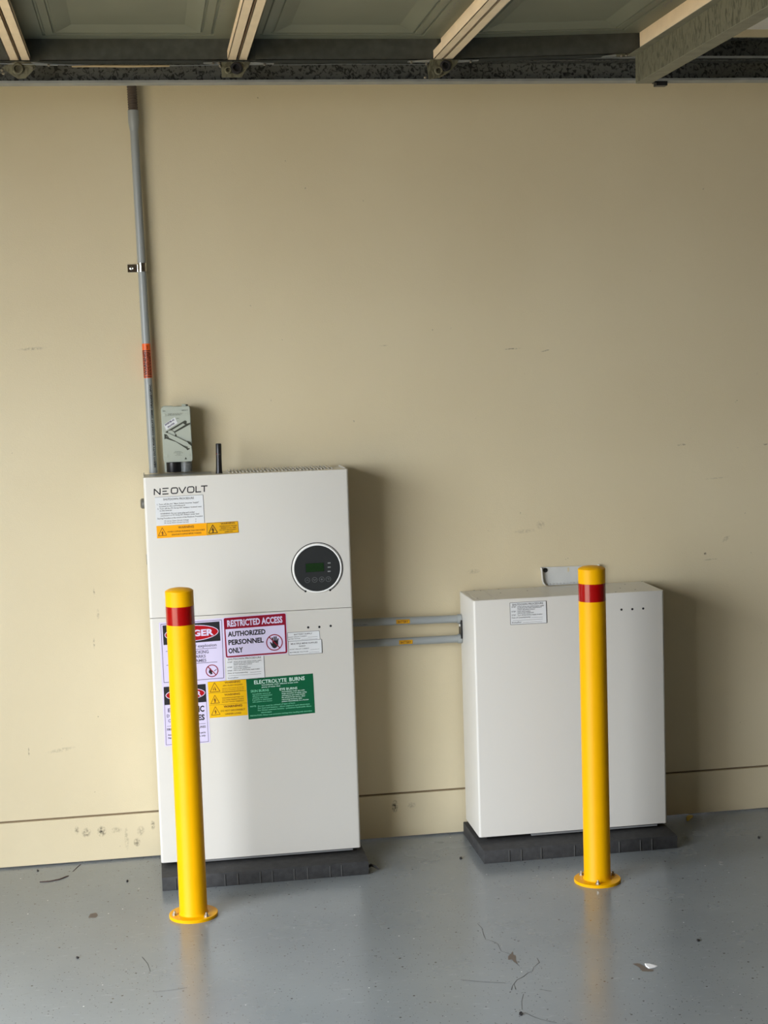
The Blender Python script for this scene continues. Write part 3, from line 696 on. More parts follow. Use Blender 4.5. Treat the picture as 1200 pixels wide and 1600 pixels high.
# restricted access sign (lies over the smaller shutdown sticker)
def rr(c, r=3.0, n=5):
    """round the corners of a quad given TL,TR,BR,BL"""
    out = []
    for i in range(4):
        p, a, b = Vector(c[i]), Vector(c[i - 1]), Vector(c[(i + 1) % 4])
        pa = p + (a - p).normalized() * r; pb = p + (b - p).normalized() * r
        for k in range(n + 1):
            t = k / n; q = pa * (1 - t) ** 2 + p * 2 * t * (1 - t) + pb * t ** 2; out.append((q.x, q.y))
    return out
mini, s, L = sticker(batL, 'sticker', YF, [(352.6, 1026), (412, 1022), (414.2, 1059.5), (354.5, 1063.6)], M['stk_white'], 'white shutdown procedure sticker tucked below the restricted sign')
def f(bm):
    text(bm, s, 'SHUTDOWN PROCEDURE', (356, 1031.8), (408, 1028.2), 2.8, L, 0.01)
    for k, (a, b, w0) in enumerate(((365, 408.5, 1), (365, 404, 1), (365, 394, 1), (365, 387, 1), (365, 391.5, 1), (365, 406, 1))):
        text(bm, s, ('Switch off the main switch inverter supply', 'located in the main switchboard panel', 'Switch off battery isolator', 'Switch off PV isolators', 'next to this equipment', 'STEP 3: turn off the battery supply breaker')[k], (a, (1034.9, 1037.2, 1039.6, 1042.9, 1045.4, 1048.3)[k]), (b, (1034.9, 1037.2, 1039.6, 1042.9, 1045.4, 1048.3)[k] - (b - a) * 0.068), 1.7, L)
    for y_ in (1035.8, 1043.8, 1049.2): text(bm, s, 'STEP', (355.5, y_), (363, y_ - 0.5), 1.8, L, 0.01)
    text(bm, s, 'Date of Commissioning', (356, 1053), (387, 1050.8), 1.8, L, 0.01); strip(bm, s, (391, 1050.5), (408, 1049.3), 0.4, L)
    strip(bm, s, (357, 1056), (408, 1052.6), 0.4, L)
    text(bm, s, 'Installer', (356.5, 1060.4), (373, 1059.2), 1.8, L, 0.01)
layer('lettering', M['ink_grey'], mini, f)
layer('edge_line', M['ink_grey'], mini, lambda bm: strip(bm, s, (412, 1022), (414, 1059), 0.9, L))

rs, s, L = sticker(batL, 'sign', YF, rr([(348.0, 964.8), (447.0, 957.0), (449.8, 1021.4), (351.9, 1028.8)], 4), M['stk_cool'], 'red restricted access sign, authorized personnel only', 0.0006)
layer('red_panel', M['stk_darkred'], rs, lambda bm: poly(bm, s, rr([(349.2, 965.9), (446.2, 958.2), (448.9, 1020.4), (353.1, 1027.7)], 3), L))
layer('white_panel', M['stk_cool'], rs, lambda bm: poly(bm, s, rr([(352.2, 983.3), (444.3, 976.2), (446.2, 1018.2), (355.2, 1025.2)], 1), L + 0.0002))
layer('title', M['stk_cool'], rs, lambda bm: text(bm, s, 'RESTRICTED ACCESS', (355.2, 979.2), (441.5, 972.4), 9.8, L + 0.0002, 0.03))
def f(bm):
    text(bm, s, 'AUTHORIZED', (356, 994.8), (415, 990.2), 7.6, L + 0.0004, 0.03)
    text(bm, s, 'PERSONNEL', (357, 1007.6), (412, 1003.2), 7.6, L + 0.0004, 0.03)
    text(bm, s, 'ONLY', (357.2, 1020.8), (380, 1018.6), 7.8, L + 0.0004, 0.03)
layer('lettering', M['ink'], rs, f)
def f(bm): # raised hand
    l2 = L + 0.0004
    poly(bm, s, [(425.2, 1001), (434.6, 1000.2), (434.8, 1007), (432.5, 1011), (429.5, 1013), (426.5, 1012.2), (423.8, 1008.5), (421.5, 1003.5), (422.6, 1002.8), (425.3, 1005.6)], l2)
    for (a, b, c_, d_) in ((426.3, 1002, 425.4, 996), (428.8, 1002, 428.3, 994.4), (431.2, 1002, 431.2, 994.2), (433.6, 1002, 434.4, 997.4)): strip(bm, s, (a, b), (c_, d_), 2.0, l2)
layer('hand_symbol', M['ink'], rs, f)
layer('prohibition_symbol', M['stk_darkred'], rs, lambda bm: prohib(bm, s, (428.8, 1003.6), 0.0252, 0.0222, L + 0.0006))

# battery supply labels
b1, s, L = sticker(batL, 'sticker', YF, [(449, 988.7), (498.8, 985.4), (500.2, 999.5), (450, 1002.4)], M['stk_white'], 'small white battery supply sticker')
def f(bm):
    outline(bm, s, [(449, 988.7), (498.8, 985.4), (500.2, 999.5), (450, 1002.4)], 0.6, L)
    text(bm, s, 'BATTERY SUPPLY', (459.5, 992.6), (488, 990.6), 2.2, L, 0.01)
    text(bm, s, 'SHORT CIRCUIT CURRENT', (450.5, 996.6), (479.5, 994.4), 1.5, L); text(bm, s, 'BATTERY VOLTAGE', (451, 999.6), (469, 998.2), 1.5, L)
    strip(bm, s, (481, 995.5), (496, 994.4), 0.35, L); strip(bm, s, (471, 999.2), (496, 997.6), 0.35, L)
layer('lettering', M['ink_grey'], b1, f)
b2, s, L = sticker(batL, 'sticker', YF, [(450.6, 1002.2), (502.5, 998.8), (503.4, 1020.2), (451.4, 1023.7)], M['stk_white'], 'white multiple mains supplies sticker', 0.0004)
def f(bm):
    outline(bm, s, [(450.6, 1002.2), (502.5, 998.8), (503.4, 1020.2), (451.4, 1023.7)], 0.6, L)
    strip(bm, s, (502.5, 998.8), (503.4, 1020.2), 1.0, L)
    text(bm, s, 'MULTIPLE MENS SUPPLIES', (454.5, 1007.4), (496, 1004.6), 2.4, L, 0.01); text(bm, s, 'PRESENT', (467, 1010.6), (477.5, 1009.9), 1.8, L)
    text(bm, s, 'SHORT CIRCUIT CURRENT', (452.5, 1015.6), (483, 1013.4), 1.5, L); text(bm, s, 'MAXIMUM VOLTAGE', (452.8, 1020.4), (481.5, 1018.4), 1.5, L)
    strip(bm, s, (485, 1015), (499, 1013.8), 0.35, L); strip(bm, s, (483, 1019.2), (499, 1018), 0.35, L)
layer('lettering', M['ink_grey'], b2, f)

# triple yellow warning
y3, s, L = sticker(batL, 'sticker', YF, [(324.6, 1065.6), (384.4, 1060.8), (387.2, 1117.2), (327.9, 1122)], M['stk_yellow'], 'yellow sticker with three stacked warnings')
def f(bm):
    tri(bm, s, (335, 1066.6), (343.8, 1080), (328.2, 1081.6), L, 0.9); tri(bm, s, (335.6, 1086.2), (343, 1098.2), (329.4, 1099.6), L, 0.8); tri(bm, s, (336.4, 1104), (344, 1116.2), (330.6, 1117.6), L, 0.8)
    bolt_sym(bm, s, 335.8, 1094, 1.4, L); bolt_sym(bm, s, 336.8, 1112, 1.2, L)
    poly(bm, s, [(332.6, 1078.6), (333.4, 1073), (334.2, 1078.6)], L); poly(bm, s, [(335, 1071.5), (338, 1078.4), (335.8, 1078.8)], L)
    text(bm, s, 'WARNING', (351, 1068), (375.5, 1066), 3.0, L, 0.02); text(bm, s, 'ARC FLASH HAZARD', (348, 1072.4), (379, 1070), 1.9, L, 0.01)
    for k in range(3): fineprint(bm, s, (347, 1076 + k * 2.6), (381, 1073.2 + k * 2.6), 1.2, L)
    text(bm, s, 'WARNING', (350.6, 1087.2), (375, 1085.2), 3.0, L, 0.02)
    for k in range(3): text(bm, s, ('HAZARDOUS BATTERY DC', 'VOLTAGE PRESENT INSIDE', 'DO NOT TOUCH TERMINALS')[k], (347, 1091.6 + k * 3.2), (381, 1089 + k * 3.2), 1.7, L)
    text(bm, s, 'WARNING', (349.5, 1105.8), (378.5, 1103.4), 3.4, L, 0.03)
    text(bm, s, 'DO NOT DISCONNECT', (345, 1112.2), (383.2, 1109.2), 2.6, L); text(bm, s, 'UNDER LOAD', (352, 1116.8), (377, 1114.8), 2.4, L, 0.01)
    strip(bm, s, (326, 1083.6), (385, 1079), 0.35, L); strip(bm, s, (327, 1102), (386, 1098), 0.35, L)
layer('lettering', M['ink_brown'], y3, f)

# green first-aid sign
gr, s, L = sticker(batL, 'sign', YF, [(384.6, 1060.8), (489.0, 1052.2), (492.3, 1113.8), (388.5, 1124.2)], M['stk_green'], 'green electrolyte burns first aid sign')
def f(bm):
    text(bm, s, 'ELECTROLYTE', (397.2, 1069), (448, 1064.9), 5.8, L, 0.012); text(bm, s, 'BURNS', (452.2, 1064.4), (476.2, 1062.2), 5.8, L, 0.012)
    text(bm, s, 'Immediately wash affected areas with', (409, 1071.2), (465.5, 1066.6), 1.9, L, 0.01); text(bm, s, 'plenty of water then', (409, 1074.6), (438, 1072.2), 1.9, L, 0.01)
    text(bm, s, 'EYE BURNS', (437, 1078.8), (464.5, 1076.6), 3.6, L, 0.01)
    for k, (q, b_) in enumerate((('Immediately wash eye with', 476), ('large amounts of water using', 479), ('emergency eye wash bottle', 476.5), ('Be careful if eye burns, after', 477), ('removing burnout, take', 472), ('patient immediately to a doctor', 482.5))):
        text(bm, s, q, (440.5, 1081.6 + k * 3.05), (b_, 1081.6 + k * 3.05 - (b_ - 440.5) * 0.08), 1.9, L, 0.01)
layer('lettering', mat('pale_green_white_ink', (206, 232, 218), 0.4), gr, f)
def f(bm):
    text(bm, s, 'SKIN BURNS', (391.8, 1082), (420.2, 1079.8), 3.8, L, 0.005)
    for k, (q, b_) in enumerate((('Immediately remove all', 422.5), ('affected contaminated', 425), ('clothing with water', 420), ('If patient is distressed', 424.5), ('take patient to a doctor', 425.5))):
        text(bm, s, q, (394.5, 1085.6 + k * 3.05), (b_, 1085.6 + k * 3.05 - (b_ - 394.5) * 0.08), 1.9, L, 0.005)
    text(bm, s, 'NOTE:', (391, 1105.2), (400.5, 1104.2), 2.2, L, 0.01)
    text(bm, s, 'Doctor must be advised of type of burn', (403, 1104.4), (461, 1099), 2.0, L, 0.01)
    text(bm, s, 'For lead acid battery - dilute sulphuric acid electrolyte', (403, 1107.6), (484, 1100.6), 2.0, L, 0.01)
    text(bm, s, 'For Nickel cadmium battery - potassium hydroxide dilute', (403, 1111), (486.5, 1103.8), 2.0, L, 0.01)
    text(bm, s, 'electrolyte', (408, 1114.2), (424.5, 1112.8), 2.0, L, 0.01)
    text(bm, s, 'PRECAUTION: Always wear protective clothing when handling with electrolyte', (391, 1119.6), (487.5, 1111.2), 2.0, L, 0.01)
layer('lettering', mat('mint_ink', (120, 200, 160), 0.4), gr, f)

# shutdown sticker on the right battery
rt, s, L = sticker(batR, 'sticker', YF, [(796.6, 942), (853.2, 938.8), (854.6, 973.2), (797.8, 976.2)], M['stk_white'], 'small white shutdown procedure sticker')
def f(bm):
    outline(bm, s, [(796.6, 942), (853.2, 938.8), (854.6, 973.2), (797.8, 976.2)], 0.7, L); strip(bm, s, (853.4, 939), (854.6, 973.2), 1.3, L)
    text(bm, s, 'SHUTDOWN PROCEDURE', (800.2, 946.6), (848.6, 943.6), 2.9, L, 0.012)
    for k, (q, b_, y_) in enumerate((('Switch off the main switch inverter supply', 850, 948.9), ('located in the main switchboard', 846, 951.1), ('Switch off battery isolator', 836, 953.7), ('Switch off PV isolators', 829, 956.6), ('next to this equipment', 834, 959), ('Turn off the battery supply breaker', 847.5, 962.2))):
        text(bm, s, q, (808.5, y_), (b_, y_ - (b_ - 808.5) * 0.055), 1.9, L, 0.004)
    for y_ in (949.6, 956.8, 962.4): text(bm, s, 'STEP', (799.3, y_), (806, y_ - 0.4), 1.9, L, 0.01)
    text(bm, s, 'Date of Commissioning', (799.6, 966.4), (828.5, 964.6), 2.0, L, 0.012); strip(bm, s, (830, 964.9), (848, 964), 0.4, L)
    strip(bm, s, (801, 970), (848, 967), 0.4, L); text(bm, s, 'Installer', (800, 973.8), (815.5, 972.8), 2.0, L, 0.012); strip(bm, s, (817, 972.8), (847, 971), 0.4, L)
layer('lettering', M['ink_grey'], rt, f)

# ------------------------------------------------------------------ wall bracket above the right battery
wbk = empty('wall_bracket', (1.33, -0.004, 0.8035), 'light grey steel bracket screwed to the wall above the right battery', 'bracket')
bm = bmesh.new(); x0 = 1.2400; x1 = 1.4285
slab(bm, [Vector((x0 + 0.003, -0.006, 0.808)), Vector((x1, -0.006, 0.808)), Vector((x1, -0.006, 0.8600)), Vector((x0 - 0.004, -0.006, 0.8640))], (0, 0.002, 0))
bx(bm, 1.2600, 1.4200, -0.008, -0.003, 0.8035, 0.809)
for k in range(14): bx(bm, 1.262 + k * 0.0115, 1.267 + k * 0.0115, -0.010, -0.006, 0.8065, 0.8100)
finish('back_plate', bm, mat('bracket_grey', (206, 206, 200), 0.35, noise=0.03), wbk, False)
for xx, sg in ((x0 - 0.0035, 1), (x1, -1)):
    bm = bmesh.new(); slab(bm, [Vector((xx, -0.006, 0.8640)), Vector((xx, -0.020, 0.8640)), Vector((xx + 0.003 * sg, -0.020, 0.8200)), Vector((xx + 0.012 * sg, -0.020, 0.8040)), Vector((xx + 0.012 * sg, -0.006, 0.8040)), Vector((xx + 0.003 * sg, -0.006, 0.8200))], (0.002, 0, 0))
    finish('side_flange', bm, M['white'], wbk, False)
bm = bmesh.new(); p = W(852, 891, 1, -0.006); lathe(bm, (p.x, -0.006, p.z), (0, -1, 0), [(0.0075, 0), (0.0075, 0.0012), (0.0045, 0.0015), (0.0045, 0.005), (0, 0.006)], 20); finish('screw', bm, mat('dark_screw', (70, 72, 70), 0.3, metal=0.8), wbk)
bm = bmesh.new(); p = W(888, 890, 1, -0.006); bx(bm, p.x - 0.0028, p.x + 0.0028, -0.0064, -0.0058, p.z - 0.007, p.z + 0.007); finish('slot', bm, M['wall'], wbk, False)

# ------------------------------------------------------------------ conduits
YC = -0.030
def cpt(px, py): return W(px, py, 1, YC)
A = cpt(239.6, 736); A.z = 1.2243; Bp = cpt(209.3, 198)
ax_ = (Bp - A); LEN = ax_.length
con = empty('conduit', (A.x, YC, 1.2243), 'tall vertical grey conduit on the wall with an orange warning band', 'conduit')
turned('pipe', A, ax_, [(0.0125, 0), (0.0125, LEN)], M['grey_pvc'], con, 32)
axn = ax_.normalized()
turned('coupling', A + axn * (LEN - 0.012), ax_, [(0.0127, 0), (0.0160, 0.020), (0.0165, 0.024), (0.0165, 0.060), (0.0135, 0.060)], M['grey_pvc'], con, 32)
prof = []; h = 0.0
while h < 0.26: prof += [(0.0148, h), (0.0148, h + 0.003), (0.0135, h + 0.0045), (0.0135, h + 0.006)]; h += 0.0075
turned('flexible_section', A + axn * (LEN + 0.0485), ax_, prof[:116], M['dark_pvc'], con, 24)
def band(pa, pb, r, m, par, name, a0=0, a1=2 * PI):
    bm = bmesh.new(); lathe(bm, pa, pb - pa, [(r - 0.0006, 0), (r, 0), (r, (pb - pa).length), (r - 0.0006, (pb - pa).length)], 32); return finish(name, bm, m, par)
def on_axis(py): # point on the conduit axis seen at row py
    lo, hi = 0.0, 1.2
    for _ in range(40):
        m_ = (lo + hi) / 2; q = A + ax_ * m_; d = q - CAM; yy = 800 - FPX * d.dot(UP) / d.dot(FWD)
        if yy > py: lo = m_
        else: hi = m_
    return A + ax_ * lo
lab = tag(band(on_axis(590.5), on_axis(537), 0.0129, M['orange'], con, 'warning_band'), 'orange warning band printed with the word warning')
a_, u_, v_ = frame(ax_)
def cyl(bm, base, pts_faces, r):
    """points (s along axis, t around in metres, measured from the camera-facing line to the right)"""
    V, F = pts_faces; d0 = Vector((0, -1, 0)); d0 = (d0 - a_ * d0.dot(a_)).normalized(); side = a_.cross(d0) * -1
    if side.x < 0: side = -side
    vs = []
    for s_, t_ in V:
        th = t_ / r; vs.append(bm.verts.new(base + a_ * s_ + (d0 * math.cos(th) + side * math.sin(th)) * r))
    for f_ in F:
        try: bm.faces.new([vs[i] for i in f_])
        except ValueError: pass
def quad(s0, s1, t0, t1, n=6):
    V = []; F = []
    for k in range(n + 1):
        t = t0 + (t1 - t0) * k / n; V += [(s0, t), (s1, t)]
        if k: F.append((2 * k - 2, 2 * k - 1, 2 * k + 1, 2 * k))
    return V, F
base = on_axis(590.5); Lb = (on_axis(537) - base).length
bm = bmesh.new()
e = 0.0024
for q in (quad(0.002, 0.0045, -0.015, 0.013), quad(Lb * 0.80 - 0.002, Lb * 0.80 + 0.001, -0.015, 0.013), quad(0.002, Lb * 0.80, -0.0165, -0.0140)): cyl(bm, base, q, 0.0132)
def wtext(bm, s_, s0, s1, t0, t1, bold, r):
    V, F = glyphs(s_, bold); xa = min(v.x for v in V); xb = max(v.x for v in V)
    P2 = [(s0 + (v.x - xa) / (xb - xa) * (s1 - s0), t1 - v.y / 0.70 * (t1 - t0)) for v in V]; cyl(bm, base, (P2, F), r)
wtext(bm, 'WARNING', 0.008, Lb * 0.76, -0.0118, -0.0030, 0.04, 0.0139)
wtext(bm, 'SOLAR DC CABLE', 0.008, Lb * 0.76, -0.0002, 0.0052, 0.03, 0.0139)
wtext(bm, 'BATTERY', 0.008, Lb * 0.76, 0.0075, 0.0120, 0.03, 0.0139)
wtext(bm, 'SOLAR', Lb * 0.84, Lb * 0.95, 0.0, 0.004, 0.02, 0.0139)
finish('lettering', bm, M['orange_dark'], lab, False)
bm = bmesh.new(); cyl(bm, base, quad(0.004, Lb * 0.80, -0.014, 0.013, 12), 0.01305); finish('inner_field', bm, M['orange_in'], lab, False)
# printed specification running down the pipe
base2 = on_axis(735); Lp = (on_axis(596) - base2).length; base = base2
bm = bmesh.new(); wtext(bm, 'HEAVY DUTY RIGID CONDUIT 25MM ORANGE UPVC', 0.01, Lp - 0.01, 0.0030, 0.0090, 0.03, 0.0132); finish('pipe_print', bm, M['ink'], con, False)
# saddle clip
p = on_axis(418); bm = bmesh.new()
n_ = 14
for k in range(n_):
    t0 = PI * k / n_; t1 = PI * (k + 1) / n_
    f_ = lambda t, r: Vector((p.x - math.cos(t) * r, p.y - math.sin(t) * r, 0))
    q = [f_(t0, 0.0128), f_(t0, 0.0142), f_(t1, 0.0142), f_(t1, 0.0128)]
    slab(bm, [Vector((v.x, v.y, p.z - 0.0130)) for v in q], (0, 0, 0.026))
for sgn in (-1, 1):
    xa, xb = sorted((p.x + sgn * 0.0128, p.x + sgn * 0.0142)); bx(bm, xa, xb, p.y, -0.0015, p.z - 0.013, p.z + 0.013)
bx(bm, p.x - 0.044, p.x - 0.0128, -0.0035, -0.0002, p.z - 0.0125, p.z + 0.0125, 0.0012, 1)
sad = tag(finish('saddle_clip', bm, M['chrome'], con), 'shiny chrome saddle clip')
turned('screw', (p.x - 0.032, -0.0034, p.z), (0, -1, 0), [(0.0055, 0), (0.0050, 0.002), (0.0025, 0.0032), (0, 0.0034)], M['chrome'], sad, 20)

def hpipe(z0, z1, label, lx, r=0.0125):
    a = Vector((0.5897, -0.045, z0)); b = Vector((0.9625, -0.045, z1))
    o = empty('conduit', (0.5897, -0.045, z0), label, 'conduit'); d = b - a
    turned('pipe', a, d, [(r, 0), (r, d.length)], M['grey_pvc'], o, 32)
    turned('collar', b - d.normalized() * 0.013, d, [(0.0148, 0), (0.0152, 0.002), (0.0152, 0.012), (0.013, 0.013)], M['grey_pvc'], o, 32)
    global a_, base
    a_ = d.normalized(); base = a + d.normalized() * lx
    bm = bmesh.new(); cyl2(bm, quad(0, 0.044, -0.0075, 0.0068, 8), 0.0128); lb = finish('sticker', bm, M['stk_ochre'], o, False); tag(lb, 'small yellow battery sticker')
    bm = bmesh.new()
    for q in (quad(0.001, 0.043, -0.0068, -0.0061, 2), quad(0.001, 0.043, 0.0055, 0.0062, 2), quad(0.001, 0.0018, -0.0066, 0.006, 4), quad(0.0422, 0.043, -0.0066, 0.006, 4)): cyl2(bm, q, 0.0130)
    V, F = glyphs('BATTERY', 0.03); xa = min(v.x for v in V); xb = max(v.x for v in V)
    cyl2(bm, ([(0.005 + (v.x - xa) / (xb - xa) * 0.034, -0.0036 + v.y / 0.70 * 0.0068) for v in V], F), 0.0133)
    finish('lettering', bm, M['ink_brown'], lb, False)
    return o, a, d
def cyl2(bm, vf, r):
    V, F = vf; vs = []
    for s_, t_ in V:
        th = t_ / r; vs.append(bm.verts.new(base + a_ * s_ + Vector((0, -math.cos(th), math.sin(th))) * r))
    for f_ in F:
        try: bm.faces.new([vs[i] for i in f_])
        except ValueError: pass
zt0 = W(558, 972.6, 1, -0.045).z; zt1 = W(716, 967, 1, -0.045).z; zb0 = W(558, 1006, 1, -0.045).z; zb1 = W(716, 998, 1, -0.045).z
lx1 = W(619, 970, 1, -0.057).x - 0.5897; lx2 = W(623.5, 1003, 1, -0.057).x - 0.5897
h1, a1_, d1_ = hpipe(zt0, zt1, 'upper horizontal grey conduit between the two cabinets', lx1)
base = a1_ + d1_.normalized() * 0.012; a_ = d1_.normalized()
bm = bmesh.new(); V, F = glyphs('HEAVY DUTY 25MM', 0.03); xa = min(v.x for v in V); xb = max(v.x for v in V)
cyl2(bm, ([((v.x - xa) / (xb - xa) * 0.055, -0.0075 + v.y / 0.70 * 0.0035) for v in V], F), 0.0127); finish('pipe_print', bm, M['ink_grey'], h1, False)
h2, _, _ = hpipe(zb0, zb1, 'lower horizontal grey conduit between the two cabinets', lx2)
bm = bmesh.new(); bx(bm, 0.9570, 0.9625, -0.062, -0.028, (zt1 + zb1) / 2 - 0.030, (zt1 + zb1) / 2 + 0.030, 0.001, 1)
gl = tag(finish('gland_plate', bm, M['black']), 'small black plate between the conduit ends on the right battery side', 'plate')
turned('screw', (0.9570, -0.050, (zt1 + zb1) / 2 + 0.012), (-1, 0, 0), [(0.005, 0), (0.004, 0.003), (0, 0.004)], M['white'], gl, 16)

# ------------------------------------------------------------------ isolator switch
YI = -0.090
iso = empty('isolator_switch', (0.087, -0.045, 1.2243), 'pale grey-green isolator switch box above the inverter, beside the conduit', 'switch')
si = Sheet(YI)
def solid(name, pts, y_front, depth, m, bev=0.0):
    bm = bmesh.new(); s_ = Sheet(y_front); slab(bm, [s_.P(q) for q in pts], (0, depth, 0))
    if bev: bmesh.ops.bevel(bm, geom=[e_ for e_ in bm.edges], offset=bev, segments=2, affect='EDGES', clamp_overlap=True)
    return finish(name, bm, m, iso)
body_pts = [(251.8, 636.6), (296.2, 635), (301.4, 720.6), (256, 722.4)]
solid('cover', [(251.6, 638), (254.0, 636.0), (295.5, 634.6), (296.8, 636), (301.4, 718.5), (300.0, 720.8), (257.6, 722.6), (255.6, 720.5)], YI, 0.030, M['iso'], 0.0022)
bm = bmesh.new(); bx(bm, 0.0445, 0.1285, YI + 0.028, -0.0005, 1.262, 1.4265, 0.002, 2); finish('base_box', bm, M['iso'], iso)
bm = bmesh.new(); bx(bm, 0.046, 0.052, YI + 0.045, -0.0005, 1.2262, 1.264); bx(bm, 0.046, 0.13, -0.006, -0.0005, 1.2262, 1.264); finish('back_skirt', bm, M['iso'], iso, False)
def raised(name, pts, d, m): 
    bm = bmesh.new(); slab(bm, [Sheet(YI).P(q, 0.0) for q in pts], (0, -d, 0)); return finish(name, bm, m, iso, False)
raised('lever_slot', [(257.5, 675.6), (287.2, 657.8), (289.2, 656.8), (292, 658.4), (291.4, 662), (297, 660.4), (297.4, 662.8), (272.8, 676.4), (276, 679.6), (276, 683), (262, 678)], 0.0004, M['iso_dark'])
raised('lever_arm', [(268.8, 672.0), (286.0, 661.6), (289.5, 663.6), (272.4, 673.9)], 0.004, M['iso'])
raised('lever_hub', [(263, 673.0), (268, 672.4), (272, 675.2), (274, 679), (272.4, 681.2), (262, 677)], 0.003, M['iso'])
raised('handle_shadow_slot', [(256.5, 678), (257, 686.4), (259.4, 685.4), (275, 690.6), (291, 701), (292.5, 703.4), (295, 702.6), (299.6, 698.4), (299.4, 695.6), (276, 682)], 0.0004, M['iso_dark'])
raised('handle', [(257, 675.6), (258.8, 675.4), (275.2, 682.2), (292.2, 690.6), (299.2, 696.8), (298.6, 700.6), (293.6, 699.8), (287.6, 696.0), (272.5, 688.0), (260.4, 682.4), (261, 679)], 0.008, M['iso'])
raised('handle_recess', [(260.2, 680.4), (261.8, 679.9), (264, 684), (262, 683.6)], 0.0084, M['iso_dark'])
raised('handle_notch', [(292, 689.2), (294.2, 689.4), (298, 694.8), (295, 694)], 0.0084, M['iso_dark'])
for (a, b) in ((257, 648.4), (291.4, 646.8), (260.9, 712.6), (295.4, 711)):
    q = si.P((a, b)); turned('screw_cap', (q.x, YI + 0.0002, q.z), (0, -1, 0), [(0.0056, 0), (0.0056, 0.0008), (0.0038, 0.0008), (0.0036, 0.0016), (0, 0.0018)], M['iso'], iso, 20)
ist = raised('sticker', [(256.0, 663.6), (273.0, 652.0), (277.4, 661.2), (259.6, 672.0)], 0.0008, M['stk_white']); tag(ist, 'white sticker stuck on at a slant')
sq = Sheet(YI)
def f(bm):
    text(bm, sq, 'INVERTER AC', (258.4, 665.4), (272.8, 656.2), 2.4, 0.0010, 0.04); text(bm, sq, 'ISOLATOR', (262.8, 668.6), (273.2, 662), 2.4, 0.0010, 0.04)
layer('lettering', M['ink_purple'], ist, f)
def f(bm):
    text(bm, sq, 'IP66', (254.4, 643.2), (258.4, 643), 1.6, 0.0002, 0.0); 
    fineprint(bm, sq, (284, 641.2), (294, 640.6), 2.2, 0.0002, 5)
    for k in range(3): fineprint(bm, sq, (262.5, 646.6 + k * 1.3), (286 - k * 2, 645.6 + k * 1.3), 0.9, 0.0002, 6 + k)
    fineprint(bm, sq, (276, 653.8), (279.5, 653.6), 1.6, 0.0002, 9)
    text(bm, sq, 'ON', (284.6, 664.8), (287.6, 662.8), 2.6, 0.0002, 0.02)
    for k, (a, b) in enumerate(((273, 284), (271.5, 286), (276, 282), (274, 284))): fineprint(bm, sq, (a, 705.8 + k * 1.9), (b, 705.4 + k * 1.9), 0.9, 0.0002, 12 + k)
layer('face_print', mat('faint_grey_print', (92, 96, 86), 0.5), iso, f)['kind'] = 'stuff'
layer('triangle_mark', M['iso_dark'], iso, lambda bm: poly(bm, sq, [(290.2, 714), (292.4, 717.6), (288.4, 717.8)], 0.0002))
layer('handle_print', M['iso_dark'], iso, lambda bm: text(bm, sq, 'OFF', (287.4, 698), (293, 700.2), 2.4, 0.0084, 0.02))
box('top_plug', 0.106, 0.118, -0.07, -0.045, 1.4255, 1.4335, M['iso'], iso, 0.0012, 1); box('top_plug', 0.118, 0.1245, -0.07, -0.05, 1.4255, 1.4325, M['iso_dark'], iso, 0.001, 1)
box('top_plug', 0.048, 0.078, -0.075, -0.055, 1.4255, 1.4295, M['iso'], iso, 0.001, 1)
turned('cable_gland', (0.0735, -0.052, 1.2262), (0, 0, 1), [(0.0215, 0), (0.0225, 0.003), (0.0225, 0.030), (0.019, 0.032), (0.019, 0.036)], M['black'], iso, 32)
prof = []; h = 0
while h < 0.033: prof += [(0.0185, h), (0.0185, h + 0.0015), (0.0172, h + 0.002), (0.0172, h + 0.003)]; h += 0.0035
turned('grey_coupling', (0.1115, -0.052, 1.2262), (0, 0, 1), prof, mat('grey_corrugated', (120, 122, 118), 0.35), iso, 32)

# ------------------------------------------------------------------ antenna stick
q = W(342.3, 738, 1, -0.15)
an = turned('data_antenna', (q.x, -0.15, 1.2205), (0.02, 0, 1), [(0.0105, 0), (0.0105, 0.004), (0.0094, 0.010), (0.0086, 0.050), (0.0086, 0.0905), (0.0076, 0.0925), (0, 0.0925)], M['black'], None, 28)
tag(an, 'slim black antenna stick standing on top of the inverter', 'antenna')
bm = bmesh.new(); lathe(bm, (q.x + 0.0012, -0.15, 1.2795), (0.02, 0, 1), [(0.0089, 0), (0.0089, 0.0022), (0.0080, 0.0022)], 28); finish('dark_ring', bm, M['stile'], an)
bm = bmesh.new(); bx(bm, q.x - 0.0072, q.x - 0.0042, -0.1585, -0.1555, 1.281, 1.2835); finish('status_light', bm, M['red'], an, False)

